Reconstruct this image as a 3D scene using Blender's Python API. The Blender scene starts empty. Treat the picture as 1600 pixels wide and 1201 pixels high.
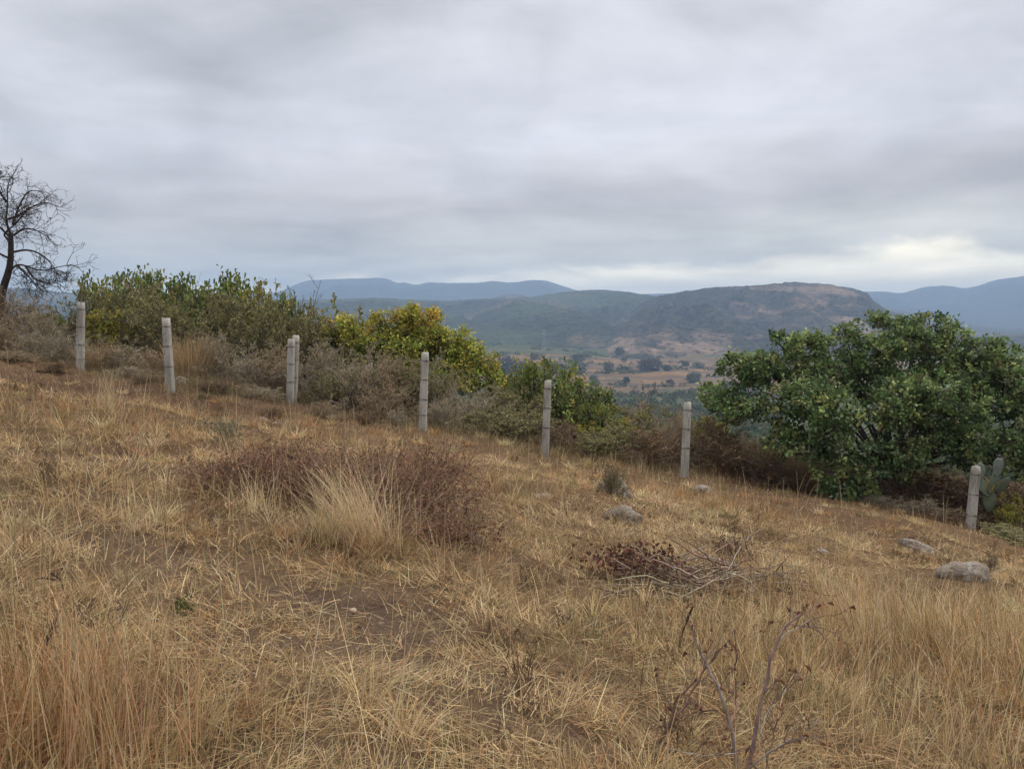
import bpy, math, random
import numpy as np
from mathutils import Vector
SC = bpy.context.scene
COL = SC.collection
rng = np.random.default_rng(7)
random.seed(7)

# ------------------------------------------------------------------ camera
F = 1256.0; CX, CY = 800.0, 600.5; PITCH = math.radians(5.0)
EYE = np.array([0.0, 0.0, 0.0])
cam_d = bpy.data.cameras.new("camera"); cam = bpy.data.objects.new("camera", cam_d); COL.objects.link(cam)
cam_d.sensor_width = 36.0; cam_d.lens = 36.0 * F / 1600.0
cam_d.clip_start = 0.05; cam_d.clip_end = 40000
cam.location = (0, 0, 0); cam.rotation_euler = (math.pi / 2 - PITCH, 0, 0)
SC.camera = cam

# ------------------------------------------------------------------ sky, sun
SUN_EL, SUN_AZ = math.radians(52), math.radians(60)      # azimuth from +Y towards +X
w = bpy.data.worlds.new("World"); SC.world = w; w.use_nodes = True
nt = w.node_tree; N = nt.nodes; L = nt.links; N.clear()
def nd(t, **k):
    n = N.new(t)
    for a, b in k.items(): setattr(n, a, b)
    return n
def wmath(op, a, b=None, c=None):
    n = nd('ShaderNodeMath', operation=op)
    for i, v in enumerate((a, b, c)):
        if v is None: continue
        if isinstance(v, (int, float)): n.inputs[i].default_value = v
        else: L.new(v, n.inputs[i])
    return n.outputs[0]
tc = nd('ShaderNodeTexCoord'); sep = nd('ShaderNodeSeparateXYZ'); L.new(tc.outputs['Generated'], sep.inputs[0])
zz = wmath('MAXIMUM', sep.outputs[2], 0.0)
den = wmath('ADD', zz, 0.10)
px_ = wmath('DIVIDE', sep.outputs[0], den); py_ = wmath('DIVIDE', sep.outputs[1], den)
cmb = nd('ShaderNodeCombineXYZ'); L.new(px_, cmb.inputs[0]); L.new(py_, cmb.inputs[1])
def wnoise(vec, scale, detail, rough, dist=0.0, off=(0, 0, 0), sc=(1, 1, 1)):
    mp = nd('ShaderNodeMapping'); L.new(vec, mp.inputs[0]); mp.inputs['Location'].default_value = off; mp.inputs['Scale'].default_value = sc
    n = nd('ShaderNodeTexNoise'); L.new(mp.outputs[0], n.inputs['Vector'])
    n.inputs['Scale'].default_value = scale; n.inputs['Detail'].default_value = detail
    n.inputs['Roughness'].default_value = rough; n.inputs['Distortion'].default_value = dist
    return n.outputs['Fac']
def wramp(fac, els, interp='EASE'):
    r = nd('ShaderNodeValToRGB'); r.color_ramp.interpolation = interp
    while len(r.color_ramp.elements) < len(els): r.color_ramp.elements.new(0.5)
    for e, (p, c) in zip(r.color_ramp.elements, els): e.position = p; e.color = (*c, 1)
    L.new(fac, r.inputs[0]); return r.outputs[0]
n1 = wnoise(cmb.outputs[0], 0.9, 6, 0.55, 0.5, (3.1, 1.7, 0), (1, 1.0, 1))
n2 = wnoise(cmb.outputs[0], 2.6, 5, 0.55, 0.3, (7, 2, 0), (0.6, 1, 1))
n3 = wnoise(tc.outputs['Generated'], 3.0, 4, 0.5, 0.2, (1.5, 0.2, 0.4), (1, 1, 3.2))
# cloud deck brightness by elevation (z of the direction)
n4 = wnoise(tc.outputs['Generated'], 5.0, 5, 0.55, 0.6, (0.3, 0.9, 0.1), (1, 1, 3.0))
zj = wmath('ADD', zz, wmath('MULTIPLY', wmath('SUBTRACT', n4, 0.5), 0.09))
zj = wmath('ADD', zj, wmath('MULTIPLY', wmath('SUBTRACT', 0.12, sep.outputs[0]), 0.045))
deck = wramp(zj, [(0.0, (1.45, 1.25, 0.88)), (0.044, (1.3, 1.16, 0.86)), (0.060, (0.60, 0.57, 0.50)), (0.13, (0.42, 0.395, 0.385)),
                  (0.21, (0.51, 0.51, 0.54)), (0.30, (0.50, 0.505, 0.53)), (0.42, (0.47, 0.475, 0.50)), (1.0, (1.45, 1.40, 1.36))], 'LINEAR')
var = wmath('ADD', wmath('MULTIPLY', wmath('SUBTRACT', n1, 0.5), 0.85), wmath('MULTIPLY', wmath('SUBTRACT', n2, 0.5), 0.28))
var = wmath('ADD', var, wmath('MULTIPLY', wmath('SUBTRACT', n3, 0.5), 0.22))
# thinner cloud straight ahead, a little up
n5 = wnoise(tc.outputs['Generated'], 5.0, 8, 0.58, 0.4, (4, 2.2, 0.4), (1, 1, 1.9))
var = wmath('ADD', var, wmath('MULTIPLY', wmath('SUBTRACT', n5, 0.5), 0.62))
dp = nd('ShaderNodeVectorMath', operation='DOT_PRODUCT'); L.new(tc.outputs['Generated'], dp.inputs[0])
_v = Vector((0.02, 0.95, 0.27)).normalized(); dp.inputs[1].default_value = _v
glow = wmath('MULTIPLY', wmath('SMOOTH_MIN', wmath('MAXIMUM', wmath('MULTIPLY', wmath('SUBTRACT', dp.outputs['Value'], 0.93), 14), 0), 1.0, 0.2), 0.13)
gain = wmath('ADD', wmath('ADD', 0.955, var), glow)
mul = nd('ShaderNodeVectorMath', operation='SCALE'); L.new(deck, mul.inputs[0]); L.new(gain, mul.inputs['Scale'])
sky = nd('ShaderNodeTexSky', sky_type='NISHITA'); sky.sun_disc = False
sky.sun_elevation = SUN_EL; sky.sun_rotation = SUN_AZ
skm = nd('ShaderNodeVectorMath', operation='SCALE'); L.new(sky.outputs[0], skm.inputs[0]); skm.inputs['Scale'].default_value = 0.10
mix = nd('ShaderNodeMix', data_type='RGBA'); mix.inputs[0].default_value = 0.94
L.new(skm.outputs[0], mix.inputs[6]); L.new(mul.outputs[0], mix.inputs[7])
bg = nd('ShaderNodeBackground'); L.new(mix.outputs[2], bg.inputs[0]); bg.inputs[1].default_value = 1.0
wo = nd('ShaderNodeOutputWorld'); L.new(bg.outputs[0], wo.inputs[0])

sd = bpy.data.lights.new("sun", 'SUN'); sun = bpy.data.objects.new("sun", sd); COL.objects.link(sun)
sd.energy = 1.3; sd.angle = math.radians(28); sd.color = (1.0, 0.93, 0.83)
sv = Vector((math.sin(SUN_AZ) * math.cos(SUN_EL), math.cos(SUN_AZ) * math.cos(SUN_EL), math.sin(SUN_EL)))
sun.rotation_euler = sv.to_track_quat('Z', 'Y').to_euler(); sun.location = (0, 0, 50)
SC.view_settings.view_transform = 'Standard'; SC.view_settings.look = 'None'
SC.view_settings.exposure = 0.65; SC.view_settings.gamma = 1.0

# ------------------------------------------------------------------ helpers
cp, sp = math.cos(PITCH), math.sin(PITCH)
def at(px, row, Y):
    """world point seen at photo pixel (px,row) whose depth is Y"""
    x = (px - CX) / F; v = -(row - CY) / F
    d = np.array([x, cp + v * sp, -sp + v * cp])
    return d * (Y / d[1])
def tag(o, label=None, cat=None, group=None, kind=None):
    if label: o['label'] = label
    if cat: o['category'] = cat
    if group: o['group'] = group
    if kind: o['kind'] = kind
    return o
def thing(name, loc, label, cat, group=None, rz=0):
    o = bpy.data.objects.new(name, None); COL.objects.link(o); o.location = tuple(float(v) for v in loc); o.rotation_euler = (0, 0, rz)
    o.empty_display_size = 0.2
    return tag(o, label, cat, group)
def norm(a): return a / (np.linalg.norm(a, axis=-1, keepdims=True) + 1e-9)

def _hash(ix, iy, seed):
    h = (ix.astype(np.int64) * 374761393 + iy.astype(np.int64) * 668265263 + seed * 1442695041) & 0xffffffff
    h = ((h ^ (h >> 13)) * 1274126177) & 0xffffffff
    h = h ^ (h >> 16)
    return (h & 0xffffff) / float(0xffffff)
def vnoise(x, y, seed=0):
    ix = np.floor(x); iy = np.floor(y); fx = x - ix; fy = y - iy
    fx = fx * fx * (3 - 2 * fx); fy = fy * fy * (3 - 2 * fy)
    a = _hash(ix, iy, seed); b = _hash(ix + 1, iy, seed); c = _hash(ix, iy + 1, seed); d = _hash(ix + 1, iy + 1, seed)
    return (a * (1 - fx) + b * fx) * (1 - fy) + (c * (1 - fx) + d * fx) * fy
def fbm(x, y, oct=4, seed=0, gain=0.5):
    x = np.asarray(x, float); y = np.asarray(y, float)
    s = 0; a = 1; t = 0
    for i in range(oct):
        s = s + a * (vnoise(x * 2 ** i + 17.3 * i, y * 2 ** i - 9.1 * i, seed + i) - 0.5); t += a; a *= gain
    return s / t * 2          # about -1..1
def sstep(a, b, x): t = np.clip((x - a) / (b - a), 0, 1); return t * t * (3 - 2 * t)

class MB:
    """collects vertex/face arrays with a real colour per vertex"""
    def __init__(s): s.v = []; s.f = []; s.c = []; s.n = 0
    def add(s, v, faces, c):
        v = np.asarray(v, np.float32).reshape(-1, 3)
        c = np.asarray(c, np.float32)
        if c.ndim == 1: c = np.broadcast_to(c, (len(v), 3))
        for f in faces: s.f.append(np.asarray(f, np.int32) + s.n)
        s.v.append(v); s.c.append(c); s.n += len(v)
    def mesh(s, name, mat, smooth=False):
        v = np.concatenate(s.v); c = np.concatenate(s.c)
        me = bpy.data.meshes.new(name)
        me.vertices.add(len(v)); me.vertices.foreach_set('co', v.ravel())
        tot = np.concatenate([np.full(len(f), f.shape[1], np.int32) for f in s.f])
        loops = np.concatenate([f.ravel() for f in s.f])
        st = np.zeros(len(tot), np.int32); st[1:] = np.cumsum(tot)[:-1]
        me.loops.add(len(loops)); me.loops.foreach_set('vertex_index', loops)
        me.polygons.add(len(tot)); me.polygons.foreach_set('loop_start', st)
        if smooth: me.polygons.foreach_set('use_smooth', np.ones(len(tot), bool))
        me.update(calc_edges=True)
        ca = me.color_attributes.new('col', 'FLOAT_COLOR', 'POINT')
        cc = np.ones((len(v), 4), np.float32); cc[:, :3] = c
        ca.data.foreach_set('color', cc.ravel())
        me.materials.append(mat)
        return me
    def build(s, name, mat, parent=None, smooth=False, loc=None):
        o = bpy.data.objects.new(name, s.mesh(name, mat, smooth)); COL.objects.link(o)
        if parent is not None: o.parent = parent
        if loc is not None: o.location = tuple(float(v) for v in loc)
        return o

def tubes(mb, P, R, col, sides=3, cap=False):
    """P (N,K,3) polylines, R (N,K) radii, col (3,) or (N,3)"""
    P = np.asarray(P, float); Nn, K, _ = P.shape
    if Nn == 0: return
    R = np.broadcast_to(np.asarray(R, float), (Nn, K))
    T = np.empty_like(P); T[:, 1:-1] = P[:, 2:] - P[:, :-2]; T[:, 0] = P[:, 1] - P[:, 0]; T[:, -1] = P[:, -1] - P[:, -2]
    T = norm(T)
    ref = np.where(np.abs(T[:, :1, 2:3]) > 0.9, np.array([1.0, 0, 0]), np.array([0, 0, 1.0])) * np.ones((Nn, K, 1))
    A = norm(np.cross(T, ref)); B = np.cross(T, A)
    an = np.arange(sides) / sides * 2 * math.pi
    V = P[:, :, None, :] + R[:, :, None, None] * (A[:, :, None, :] * np.cos(an)[None, None, :, None] + B[:, :, None, :] * np.sin(an)[None, None, :, None])
    i = np.arange(Nn)[:, None, None]; k = np.arange(K - 1)[None, :, None]; s = np.arange(sides)[None, None, :]
    b = i * K * sides + k * sides
    f = np.stack([b + s, b + (s + 1) % sides, b + sides + (s + 1) % sides, b + sides + s], -1).reshape(-1, 4)
    fs = [f]
    if cap:
        fs.append((np.arange(Nn)[:, None] * K * sides + (K - 1) * sides + np.arange(sides)[None, :]))
        fs.append((np.arange(Nn)[:, None] * K * sides + np.arange(sides)[::-1][None, :]))
    c = np.asarray(col, float)
    if c.ndim == 2: c = np.repeat(c, K * sides, 0)
    mb.add(V.reshape(-1, 3), fs, c)

def poly(base, d, length, K, wander=0.15, pull=(0, 0, 0)):
    n = len(base); P = np.empty((n, K, 3)); P[:, 0] = base; d = norm(d); pull = np.asarray(pull, float)
    st = (np.asarray(length, float) / (K - 1))[:, None] if np.ndim(length) else length / (K - 1)
    for k in range(1, K):
        d = norm(d + rng.normal(0, wander, (n, 3)) + pull); P[:, k] = P[:, k - 1] + d * st
    return P
def spawn(P, per, t0=0.25, t1=1.0, ang=(0.5, 1.0)):
    n, K, _ = P.shape
    idx = np.repeat(np.arange(n), per); t = rng.uniform(t0, t1, len(idx)) * (K - 1.001)
    k = t.astype(int); fr = (t - k)[:, None]
    a = P[idx, k]; b = P[idx, k + 1]
    pos = a * (1 - fr) + b * fr; T = norm(b - a)
    r = norm(np.cross(T, rng.normal(0, 1, T.shape)))
    an = rng.uniform(ang[0], ang[1], len(idx))[:, None]
    return idx, pos, T * np.cos(an) + r * np.sin(an), t / (K - 1)

def leaves(mb, pos, axis, length, width, col, fold=0.25, droop=0.0):
    n = len(pos); axis = norm(axis)
    r = norm(np.cross(axis, rng.normal(0, 1, (n, 3)) + np.array([0, 0, 1.2]))); nn = np.cross(r, axis)
    Lh = np.broadcast_to(np.asarray(length, float), (n,))[:, None]; W = np.broadcast_to(np.asarray(width, float), (n,))[:, None] * 0.5
    up = nn * W * fold * 2
    b = pos; tip = pos + axis * Lh + np.array([0, 0, -1]) * Lh * droop
    m1 = pos + axis * Lh * 0.35; m2 = pos + axis * Lh * 0.72
    V = np.stack([b, m1 + r * W * 0.75 + up, m2 + r * W + up, tip, m2 - r * W + up, m1 - r * W * 0.75 + up], 1)
    i = np.arange(n)[:, None] * 6
    f = np.concatenate([i + np.array([[0, 1, 2, 3]]), i + np.array([[0, 3, 4, 5]])])
    mb.add(V.reshape(-1, 3), [f], np.repeat(np.broadcast_to(col, (n, 3)), 6, 0))

def blades(mb, base, az, a0, a1, length, width, col, S=3):
    """curved tapering grass blades: a0 start lean from the vertical, a1 extra bend"""
    n = len(base); h = np.stack([np.cos(az), np.sin(az), np.zeros(n)], 1)
    tw = az + rng.uniform(0.6, 2.6, n); side = np.stack([np.cos(tw), np.sin(tw), np.zeros(n)], 1)
    p = base.copy(); rows = [p]
    for k in range(S):
        a = a0 + a1 * (k + 0.5) / S
        p = p + (h * np.sin(a)[:, None] + np.array([0, 0, 1.0]) * np.cos(a)[:, None]) * (length / S)[:, None]
        rows.append(p)
    V = []
    for k in range(S):
        wk = (width * (1 - 0.75 * k / S) * 0.5)[:, None]
        V += [rows[k] - side * wk, rows[k] + side * wk]
    V.append(rows[S]); V = np.stack(V, 1); M = 2 * S + 1
    i = np.arange(n)[:, None] * M
    q = [i + np.array([[2 * k, 2 * k + 1, 2 * k + 3, 2 * k + 2]]) for k in range(S - 1)]
    t = i + np.array([[2 * S - 2, 2 * S - 1, 2 * S]])
    mb.add(V.reshape(-1, 3), [np.concatenate(q), t], np.repeat(np.broadcast_to(col, (n, 3)), M, 0))

def jit(c, n, v=0.15, hue=0.06):
    c = np.asarray(c, float); return np.clip(c * (1 + rng.normal(0, v, (n, 1))) * (1 + rng.normal(0, hue, (n, 3))), 0.005, 0.95)
def pick(pal, wts, n, v=0.15):
    pal = np.asarray(pal, float); i = rng.choice(len(pal), n, p=np.asarray(wts) / np.sum(wts)); return jit(pal[i], n, v)

# ------------------------------------------------------------------ materials
def mat(name):
    m = bpy.data.materials.new(name); m.use_nodes = True; m.node_tree.nodes.clear(); return m
class G:
    """small node-graph writer"""
    def __init__(s, m): s.t = m.node_tree; s.out = s.t.nodes.new('ShaderNodeOutputMaterial')
    def n(s, t, ins=None, **k):
        n = s.t.nodes.new(t)
        for a, b in k.items(): setattr(n, a, b)
        for a, v in (ins or {}).items(): s.put(n.inputs[a], v)
        return n
    def put(s, i, v):
        if hasattr(v, 'links'): s.t.links.new(v, i)
        else: i.default_value = v
    def noise(s, vec, scale, detail=4, rough=0.55, dist=0.0, sc=None):
        if sc: vec = s.n('ShaderNodeMapping', {0: vec, 'Scale': sc}).outputs[0]
        return s.n('ShaderNodeTexNoise', {'Vector': vec, 'Scale': scale, 'Detail': detail, 'Roughness': rough, 'Distortion': dist}).outputs['Fac']
    def ramp(s, fac, els, interp='LINEAR'):
        r = s.n('ShaderNodeValToRGB', {0: fac}); r.color_ramp.interpolation = interp
        while len(r.color_ramp.elements) < len(els): r.color_ramp.elements.new(0.5)
        for e, (p, c) in zip(r.color_ramp.elements, els):
            e.position = p; e.color = (*c, 1) if isinstance(c, tuple) else (c, c, c, 1)
        return r.outputs[0]
    def mix(s, f, a, b, bt='MIX'):
        n = s.n('ShaderNodeMix', data_type='RGBA', blend_type=bt); s.put(n.inputs[0], f)
        for i, v in ((6, a), (7, b)): s.put(n.inputs[i], (*v, 1) if isinstance(v, tuple) and len(v) == 3 else v)
        return n.outputs[2]
    def m(s, op, a, b=0.0): return s.n('ShaderNodeMath', {0: a, 1: b}, operation=op).outputs[0]
    def surf(s, col, rough=0.9, bump=None, bd=0.05, bs=0.6, spec=0.2):
        p = s.n('ShaderNodeBsdfPrincipled', {'Roughness': rough, 'Specular IOR Level': spec}); s.put(p.inputs['Base Color'], col)
        if bump is not None:
            b = s.n('ShaderNodeBump', {'Height': bump, 'Distance': bd, 'Strength': bs}); s.put(p.inputs['Normal'], b.outputs[0])
        s.t.links.new(p.outputs[0], s.out.inputs[0]); return p

def m_thin(name, trans=0.3, gloss=0.0):
    m = mat(name); g = G(m)
    a = g.n('ShaderNodeAttribute', attribute_name='col').outputs['Color']
    geo = g.n('ShaderNodeNewGeometry').outputs['Position']
    c = g.mix(0.35, a, g.mix(1.0, a, g.ramp(g.noise(geo, 9.0, 3), [(0.3, 0.55), (0.7, 1.35)]), 'MULTIPLY'))
    d = g.n('ShaderNodeBsdfDiffuse', {0: c}).outputs[0]; t = g.n('ShaderNodeBsdfTranslucent', {0: c}).outputs[0]
    s = g.n('ShaderNodeMixShader', {0: trans, 1: d, 2: t}).outputs[0]
    if gloss:
        gl = g.n('ShaderNodeBsdfGlossy', {0: (0.8, 0.85, 0.8, 1), 'Roughness': 0.45}).outputs[0]
        fr = g.m('MULTIPLY', g.n('ShaderNodeLayerWeight', {0: 0.35}).outputs['Facing'], gloss)
        s = g.n('ShaderNodeMixShader', {0: fr, 1: s, 2: gl}).outputs[0]
    g.t.links.new(s, g.out.inputs[0]); return m
M_GRASS = m_thin('dry_grass', 0.3)
M_LEAF = m_thin('green_leaf', 0.28, 0.07)
M_DEAD = m_thin('dead_leaf', 0.2)
def m_bark(name='bark'):
    m = mat(name); g = G(m); a = g.n('ShaderNodeAttribute', attribute_name='col').outputs['Color']
    pos = g.n('ShaderNodeTexCoord').outputs['Object']; n = g.noise(pos, 30, 4, 0.7, 0, (1, 1, 0.3))
    g.surf(g.mix(1.0, a, g.ramp(n, [(0.3, 0.55), (0.7, 1.4)]), 'MULTIPLY'), 0.95, n, 0.01, 0.8, 0.1); return m
M_BARK = m_bark()
def m_concrete():
    m = mat('weathered_concrete'); g = G(m); pos = g.n('ShaderNodeTexCoord').outputs['Object']
    info = g.n('ShaderNodeObjectInfo').outputs['Random']
    off = g.n('ShaderNodeVectorMath', {0: pos, 1: g.n('ShaderNodeCombineXYZ', {0: g.m('MULTIPLY', info, 40), 1: info, 2: info}).outputs[0]}, operation='ADD').outputs[0]
    n1 = g.noise(off, 5, 5, 0.6, 0.3, (1, 1, 0.35)); n2 = g.noise(off, 45, 4, 0.7); n3 = g.noise(off, 14, 3, 0.6, 0, (2.0, 2.0, 0.25))
    c = g.ramp(n1, [(0.3, (0.25, 0.23, 0.20)), (0.5, (0.39, 0.37, 0.33)), (0.72, (0.50, 0.475, 0.43))])
    c = g.mix(g.ramp(n3, [(0.55, 0.0), (0.72, 0.65)]), c, (0.10, 0.095, 0.08))
    c = g.mix(g.ramp(n2, [(0.35, 0.45), (0.5, 0.0)]), c, (0.13, 0.12, 0.10))
    g.surf(c, 0.95, g.m('ADD', n2, g.m('MULTIPLY', n1, 2)), 0.012, 0.9, 0.15); return m
M_CONC = m_concrete()
def m_rust():
    m = mat('rusty_wire'); g = G(m); pos = g.n('ShaderNodeTexCoord').outputs['Object']
    c = g.ramp(g.noise(pos, 20, 3), [(0.35, (0.05, 0.04, 0.035)), (0.65, (0.13, 0.10, 0.085))]); g.surf(c, 0.7, spec=0.3); return m
M_WIRE = m_rust()
def m_rock():
    m = mat('lichen_rock'); g = G(m); pos = g.n('ShaderNodeNewGeometry').outputs['Position']
    n1 = g.noise(pos, 3.5, 6, 0.6, 0.4); n2 = g.noise(pos, 40, 4, 0.65); n3 = g.noise(pos, 9, 5, 0.6, 1.0)
    c = g.ramp(n1, [(0.3, (0.17, 0.135, 0.105)), (0.52, (0.29, 0.24, 0.195)), (0.72, (0.42, 0.365, 0.30))])
    c = g.mix(g.ramp(n3, [(0.54, 0.0), (0.62, 0.7)]), c, (0.37, 0.37, 0.34))
    c = g.mix(g.ramp(n2, [(0.34, 0.6), (0.5, 0.0)]), c, (0.06, 0.055, 0.05))
    g.surf(c, 0.95, g.m('ADD', n2, g.m('MULTIPLY', n3, 2)), 0.03, 0.9, 0.15); return m
M_ROCK = m_rock()

# ------------------------------------------------------------------ terrain
_R = np.array([0, 24, 45, 75, 150, 300, 500, 700, 1000, 1200, 1500, 2200, 3500, 9000, 20000.])
_Z = np.array([-2, -4.5, -9, -15, -27, -45, -60, -66.5, -70.5, -68, -60, -62, -70, -80, -80.])
FX = np.array([-30., 30.]); FZ = np.array([0., 0.])
def H(x, y):
    x = np.asarray(x, float); y = np.asarray(y, float)
    xs = 30 * np.tanh(x / 30); ys = np.where(y > 0, y, 10 * np.tanh(y / 10))
    zn = -1.6 - 0.172 * xs - 0.067 * np.minimum(ys, 60)
    zn = zn + 0.16 * fbm(x * 0.35, y * 0.35, 3, 3) + 0.085 * fbm(x * 1.3, y * 1.3, 3, 5) * sstep(1.0, 4, np.hypot(x, y))
    zn = zn + np.interp(x, FX, FZ) * np.exp(-((y - 16.6) / 5.0) ** 2)
    bank = sstep(-1.0, -3.5, x) * np.exp(-((y - 15.6) / 1.7) ** 2)
    zn = zn + bank * (0.16 * fbm(x * 1.9, y * 1.9, 4, 15, .7) + 0.05 * fbm(x * 7, y * 7, 3, 16))          # broken bank of earth by the left posts
    r = np.hypot(x, y); zf = np.interp(r, _R, _Z)
    zf = zf + fbm(x / 160, y / 160, 4, 21) * 7 * sstep(60, 400, r) + fbm(x / 30, y / 30, 3, 22) * 1.3 * sstep(60, 200, r)
    zf = zf + 13 * np.exp(-(((x - 10) / 110) ** 2 + ((y - 1300) / 150) ** 2))
    w = sstep(23, 60, y)
    return zn * (1 - w) + zf * w
_f = [(124, 18.0, 578), (264, 15.9, 612), (451, 18.0, 632), (659, 16.4, 672), (852, 16.1, 714), (1073, 16.5, 746), (1308, 17.0, 782), (1530, 15.0, 836)]
_x = np.array([at(a, c, b)[0] for a, b, c in _f]); _r = np.array([at(a, c, b)[2] - float(H(at(a, c, b)[0], b)) for a, b, c in _f])
FX = np.concatenate([[-22], _x, [22]]); FZ = np.concatenate([[_r[0]], _r, [_r[-1]]])
print('fence foot residuals', np.round(_r, 2))
def GP(px, row):
    """ground point seen at a photo pixel"""
    lo = None; ys = np.geomspace(1.2, 3000, 4000); d = at(px, row, 1.0)
    z = ys * d[2]; g = H(ys * d[0], ys); i = int(np.argmax(z < g))
    return np.array([ys[i] * d[0], ys[i], g[i]])
def GY(px, Y):
    x = (px - CX) / F * Y * 1.0; return np.array([x, Y, float(H(x, Y))])

def blobs(x, y, lst):
    s = np.zeros_like(x)
    for (px, row, rx, ry, a) in lst:
        p = GP(px, row); s = np.maximum(s, a * np.exp(-(((x - p[0]) / rx) ** 2 + ((y - p[1]) / ry) ** 2)))
    return s
BARE = [(555, 955, .62, .50, 1), (600, 985, .5, .4, 1), (470, 930, .55, .25, .9), (700, 1045, 1.0, .30, .95), (480, 1010, .7, .25, .8), (720, 1110, .6, .2, .8), (420, 1060, .6, .2, .7),
        (130, 848, 1.1, .45, .9), (560, 1180, .5, .12, .7), (830, 1140, .5, .15, .7), (300, 740, 1.8, .5, .6), (100, 780, 1.2, .4, .6), (900, 960, .5, .2, .5), (800, 880, .5, .25, .5), (640, 1000, .5, .2, .9), (930, 1060, .5, .2, .6), (330, 880, .5, .2, .6)]
REDD = [(-60, 600, 3.5, 1.5, 1), (120, 600, 2.8, 1.5, 1.2), (270, 620, 2.6, 1.3, 1.2), (380, 625, 2.0, 0.8, .9), (500, 645, 1.6, 0.7, .8), (590, 665, 1.2, 0.5, .7), (60, 590, 2.0, 1.2, .8), (200, 592, 2.2, 1.0, 1), (330, 612, 2.2, 0.9, 1), (410, 625, 1.8, 0.9, .8), (60, 700, 2.4, 1.6, .5), (220, 690, 2.0, 1.0, .45), (520, 650, 1.5, 1.0, .6),
        (1230, 790, 1.2, 1.0, .9), (1330, 815, 1.2, 0.8, .9), (1440, 840, 1.0, .7, .7), (0, 560, 2.5, 1.5, .6), (1500, 880, .8, .5, .7)]

def m_ground():
    m = mat('hillside_soil'); g = G(m); pos = g.n('ShaderNodeNewGeometry').outputs['Position']
    a = g.n('ShaderNodeAttribute', attribute_name='col').outputs['Color']
    n1 = g.noise(pos, 2.2, 6, 0.65); n2 = g.noise(pos, 18, 5, 0.7); n3 = g.noise(pos, 90, 3, 0.7); st = g.noise(pos, 35, 3, 0.6, 1.5, (1, 0.25, 1))
    near = g.mix(1.0, a, g.ramp(n1, [(0.3, 0.7), (0.7, 1.3)]), 'MULTIPLY')
    near = g.mix(g.ramp(n2, [(0.48, 0.0), (0.66, 0.4)]), near, (0.21, 0.135, 0.075))
    near = g.mix(g.ramp(st, [(0.58, 0.0), (0.68, 0.5)]), near, (0.30, 0.21, 0.12))
    near = g.mix(g.ramp(n3, [(0.33, 0.6), (0.45, 0.0)]), near, (0.05, 0.035, 0.025))
    # the valley: tan fields in strips, scrub between
    sep = g.n('ShaderNodeSeparateXYZ', {0: pos}); Y = sep.outputs[1]
    wob = g.m('MULTIPLY', g.m('SUBTRACT', g.noise(pos, 0.006, 3, 0.5), 0.5), 260)
    yy = g.m('ADD', Y, wob)
    strip = g.noise(g.n('ShaderNodeCombineXYZ', {0: g.m('MULTIPLY', sep.outputs[0], 0.0012), 1: g.m('MULTIPLY', yy, 0.012), 2: 0.0}).outputs[0], 1.0, 3, 0.6)
    fieldc = g.ramp(strip, [(0.30, (0.05, 0.042, 0.03)), (0.40, (0.115, 0.08, 0.05)), (0.44, (0.22, 0.13, 0.06)), (0.49, (0.07, 0.055, 0.04)), (0.53, (0.19, 0.12, 0.068)), (0.57, (0.095, 0.07, 0.05)), (0.66, (0.15, 0.10, 0.068))], 'CONSTANT')
    sn = g.noise(pos, 0.05, 6, 0.75)
    scr = g.ramp(sn, [(0.32, (0.03, 0.042, 0.02)), (0.5, (0.06, 0.075, 0.033)), (0.62, (0.10, 0.10, 0.055)), (0.75, (0.15, 0.12, 0.08))])
    isf = g.m('MULTIPLY', g.ramp(g.m('MULTIPLY', yy, 0.0005), [(0.29, 0.0), (0.315, 1.0), (0.585, 1.0), (0.63, 0.0)]), g.ramp(g.noise(pos, 0.022, 5, 0.7), [(0.36, 0.0), (0.44, 1.0)]))
    far = g.mix(isf, scr, fieldc)
    cd = g.ramp(g.m('MULTIPLY', Y, 0.01), [(0.28, 0.0), (0.6, 1.0)])
    c = g.mix(cd, near, far)
    g.surf(c, 1.0, g.m('ADD', g.m('MULTIPLY', n2, 1.0), g.m('MULTIPLY', n3, 0.5)), 0.03, 0.9, 0.05); return m
r1 = np.exp(np.arange(math.log(0.4), math.log(40), 0.0125)); r2 = np.exp(np.arange(math.log(40), math.log(8000), 0.02))
rr = np.concatenate([r1, r2[1:]]); aa = np.concatenate([np.linspace(-46, 46, 620), np.linspace(48, 312, 67)]) * math.pi / 180
RR, AA = np.meshgrid(rr, aa, indexing='ij'); X = RR * np.sin(AA); Y = RR * np.cos(AA); Z = H(X, Y)
red = blobs(X, Y, REDD) * (0.7 + 0.5 * fbm(X * 1.5, Y * 1.5, 3, 31)); bare = blobs(X, Y, BARE)
base = np.ones(X.shape + (3,)) * np.array([0.125, 0.080, 0.048])
red = np.clip(red, 0, 1)[..., None]; bare = np.clip(bare, 0, 1)[..., None]
base = base * (1 - red) + np.array([0.062, 0.034, 0.023]) * red
base = base * (1 - bare) + np.array([0.088, 0.060, 0.044]) * bare
nr, na = X.shape
gm = MB(); V = np.stack([X, Y, Z], -1).reshape(-1, 3)
ctr = np.array([[0, 0, float(H(0., 0.))]])
i = np.arange(nr - 1)[:, None]; j = np.arange(na)[None, :]
f = np.stack([i * na + j, (i + 1) * na + j, (i + 1) * na + (j + 1) % na, i * na + (j + 1) % na], -1).reshape(-1, 4)[:, ::-1]
t = np.stack([np.full(na, nr * na), np.arange(na), (np.arange(na) + 1) % na], -1)[:, ::-1]
gm.add(np.concatenate([V, ctr]), [f, t], np.concatenate([base.reshape(-1, 3), [[.17, .11, .07]]]))
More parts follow.
